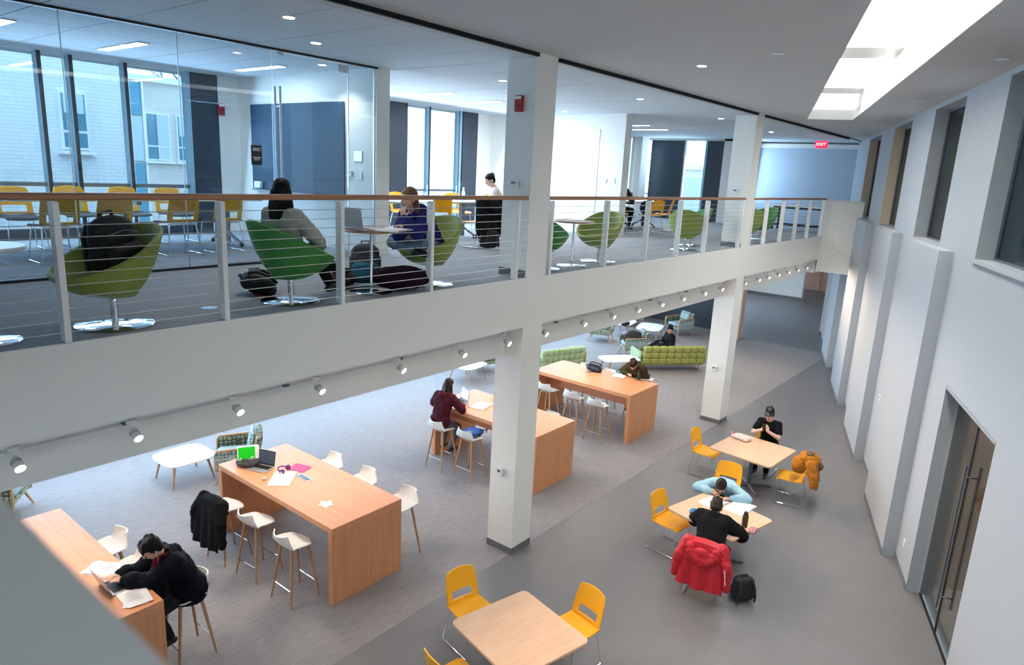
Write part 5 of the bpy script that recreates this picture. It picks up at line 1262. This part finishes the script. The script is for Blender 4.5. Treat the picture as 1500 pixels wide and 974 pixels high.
draped((9.42, 8.40, UF+.002), 1.6, 'black coat draped over the yellow chair upstairs', BLKCL, .29, .86, .20, -.30, .05, True, BLKCL, 'coat')
backpack((9.32, 7.98, UF+.004), 1.2, 'black backpack on the floor under the draped chair upstairs', BKP, BKP, (1.1, 1.2, .75), .1)
bundle((16.1, 8.5, UF+.48), 0, 'dark blue coat on the yellow chair in the far study area', cloth('dark_blue_coat', (.02, .03, .05)), (.20, .2, .22), seed=6)
bundle((18.72, 9.95, .40), 0, 'dark grey coat heaped on the teal-sided armchair', cloth('charcoal_coat', (.045, .04, .035)), (.34, .30, .26), seed=7, disp=.06, ds=.15)
t = bpy.data.objects['jacket_heap.002'] if 'jacket_heap.002' in bpy.data.objects else None
bundle((18.45, 10.12, .70), 0, 'lilac cloth on top of the heaped grey coat', cloth('lilac_cloth', (.38, .34, .55)), (.10, .09, .07), 'folded_cloth', 'cloth', 4, 9, 'cloth', .01, .02, .05)
bundle((20.75, 11.4, .424), 0, 'dark bag on the white table by the navy wall', BKP, (.22, .14, .10), 'table_bag', 'bag', 5, 11)

# ================================================================== OUTSIDE
BRW = brickmat('white_painted_brick', (.76, .79, .82), (.71, .75, .79), (.60, .64, .69)); BRC = brickmat('cream_brick', (.74, .70, .66), (.68, .65, .62), (.58, .56, .54))
BLUP = mat('blue_spandrel', (.10, .34, .50), .35); BLUG = mat('blue_window_glass', (.08, .25, .36), .12); WF = mat('white_window_frame', (.82, .85, .88), .5); BLIND = mat('pale_blind', (.52, .66, .76), .8)
o = MB().box((20, 48.4, -.4), (120, 70, .2)).build('ground_outside', mat('asphalt', (.18, .18, .19), .9), None, False); st(o)
def owin(parent, x0, x1, z0, z1, y, cols, rail, blind=None, name='window'):
    w = MB().box(((x0+x1)/2, y-.02, (z0+z1)/2), (x1-x0, .10, z1-z0)).build(name, WF, parent, False); n = len(cols)
    for k, cm in enumerate(cols):
        a = x0+.05+(x1-x0-.05)*k/n; c = x0+(x1-x0-.05)*(k+1)/n
        MB().box(((a+c)/2, y-.075, (rail+.03+z1-.05)/2), (c-a, .02, z1-.05-rail-.03)).build('pane', cm, w, False); MB().box(((a+c)/2, y-.075, (z0+.05+rail-.03)/2), (c-a, .02, rail-.08-z0)).build('pane', cm, w, False)
    if blind: MB().box(((x0+x1)/2, y-.088, z1-.05-blind/2), (x1-x0-.16, .012, blind)).build('blind', BLIND, w, False)
    MB().box(((x0+x1)/2, y-.08, z0-.06), (x1-x0+.16, .2, .08)).build('sill', WF, parent, False)
bl = thing('brick_building', 'white painted brick building with one narrow window outside the meeting room', 'building', (0, 0, 0))
MB().box((-2.3, 20.5, 6), (19.5, 5, 12)).build('wall', BRW, bl, False)
owin(bl, 6.05, 6.62, 5.45, 6.72, 18, [BLUG], 5.85, .42)
bl = thing('panelled_building', 'cream building with blue panels, white windows and a flat roof beyond the brick one', 'building', (0, 0, 0))
MB().box((16.9, 28.5, 3.95), (11.8, 5, 7.9)).build('wall', BRC, bl, False); MB().box((16.9, 28.5, 7.95), (12, 5.3, .12)).build('parapet_cap', WF, bl, False); MB().box((16.5, 29.5, 8.15), (11, 3, .3)).build('roof_plant', BLIND, bl, False)
for z0, z1, m in ((6.75, 7.85, BLUP), (5.18, 6.7, BLIND), (2.6, 5.1, BLUP)): MB().box((11.12, 25.97, (z0+z1)/2), (.38, .06, z1-z0)).build('panel', m, bl, False)
for x in (10.9, 11.36): MB().box((x, 25.95, 5.2), (.07, .12, 5.4)).build('panel_frame', WF, bl, False)
for x in (11.40, 12.50, 13.7, 14.9, 16.1, 17.3): owin(bl, x, x+.86, 5.22, 6.86, 26, [BLUG, BLIND], 5.72, .0 if x < 12 else .7)
bl = thing('far_building', 'pale brick building outside the far study windows', 'building', (0, 0, 0)); MB().box((36, 15.5, 3), (4, 2.5, 6)).build('wall', BRW, bl, False); MB().box((33.97, 15.6, 4.6), (.1, 1.6, 2)).build('window', BLIND, bl, False); MB().box((36, 15.5, 6.1), (4.2, 2.7, .2)).build('roof_edge', WF, bl, False)
BARK = mat('bark', (.12, .10, .10), .95); rr = random.Random(5)
for k, x in enumerate((12.5, 18.5, 24.5)):
    t = thing('bare_tree', ['bare winter tree showing over the roof, leftmost of three', 'bare winter tree showing over the roof, middle of three', 'bare winter tree showing over the roof, rightmost of three'][k], 'tree', (x, 36, 0), 0, 'bare trees beyond the roof')
    MB().tube([(0, 0, 0), (.1, 0, 4), (0, .1, 8)], [.22, .18, .12], 8).build('trunk', BARK, t); b = MB()
    for q in range(60):
        a = rr.uniform(0, 6.28); z = rr.uniform(5, 8.2); L = rr.uniform(1.2, 2.8); e = V((L*math.cos(a)*.9, L*math.sin(a)*.9, z+L*.8)); b.tube([(0, 0, z), e*V((.5, .5, 1)) - V((0, 0, L*.3)), e], [.05, .035, .012], 5)
        for _ in range(3):
            f2 = V((rr.uniform(-.7, .7), rr.uniform(-.7, .7), rr.uniform(.1, .8))); b.tube([e.lerp(V((0, 0, z)), .3), e+f2], [.02, .006], 4)
    b.build('branches', BARK, t)
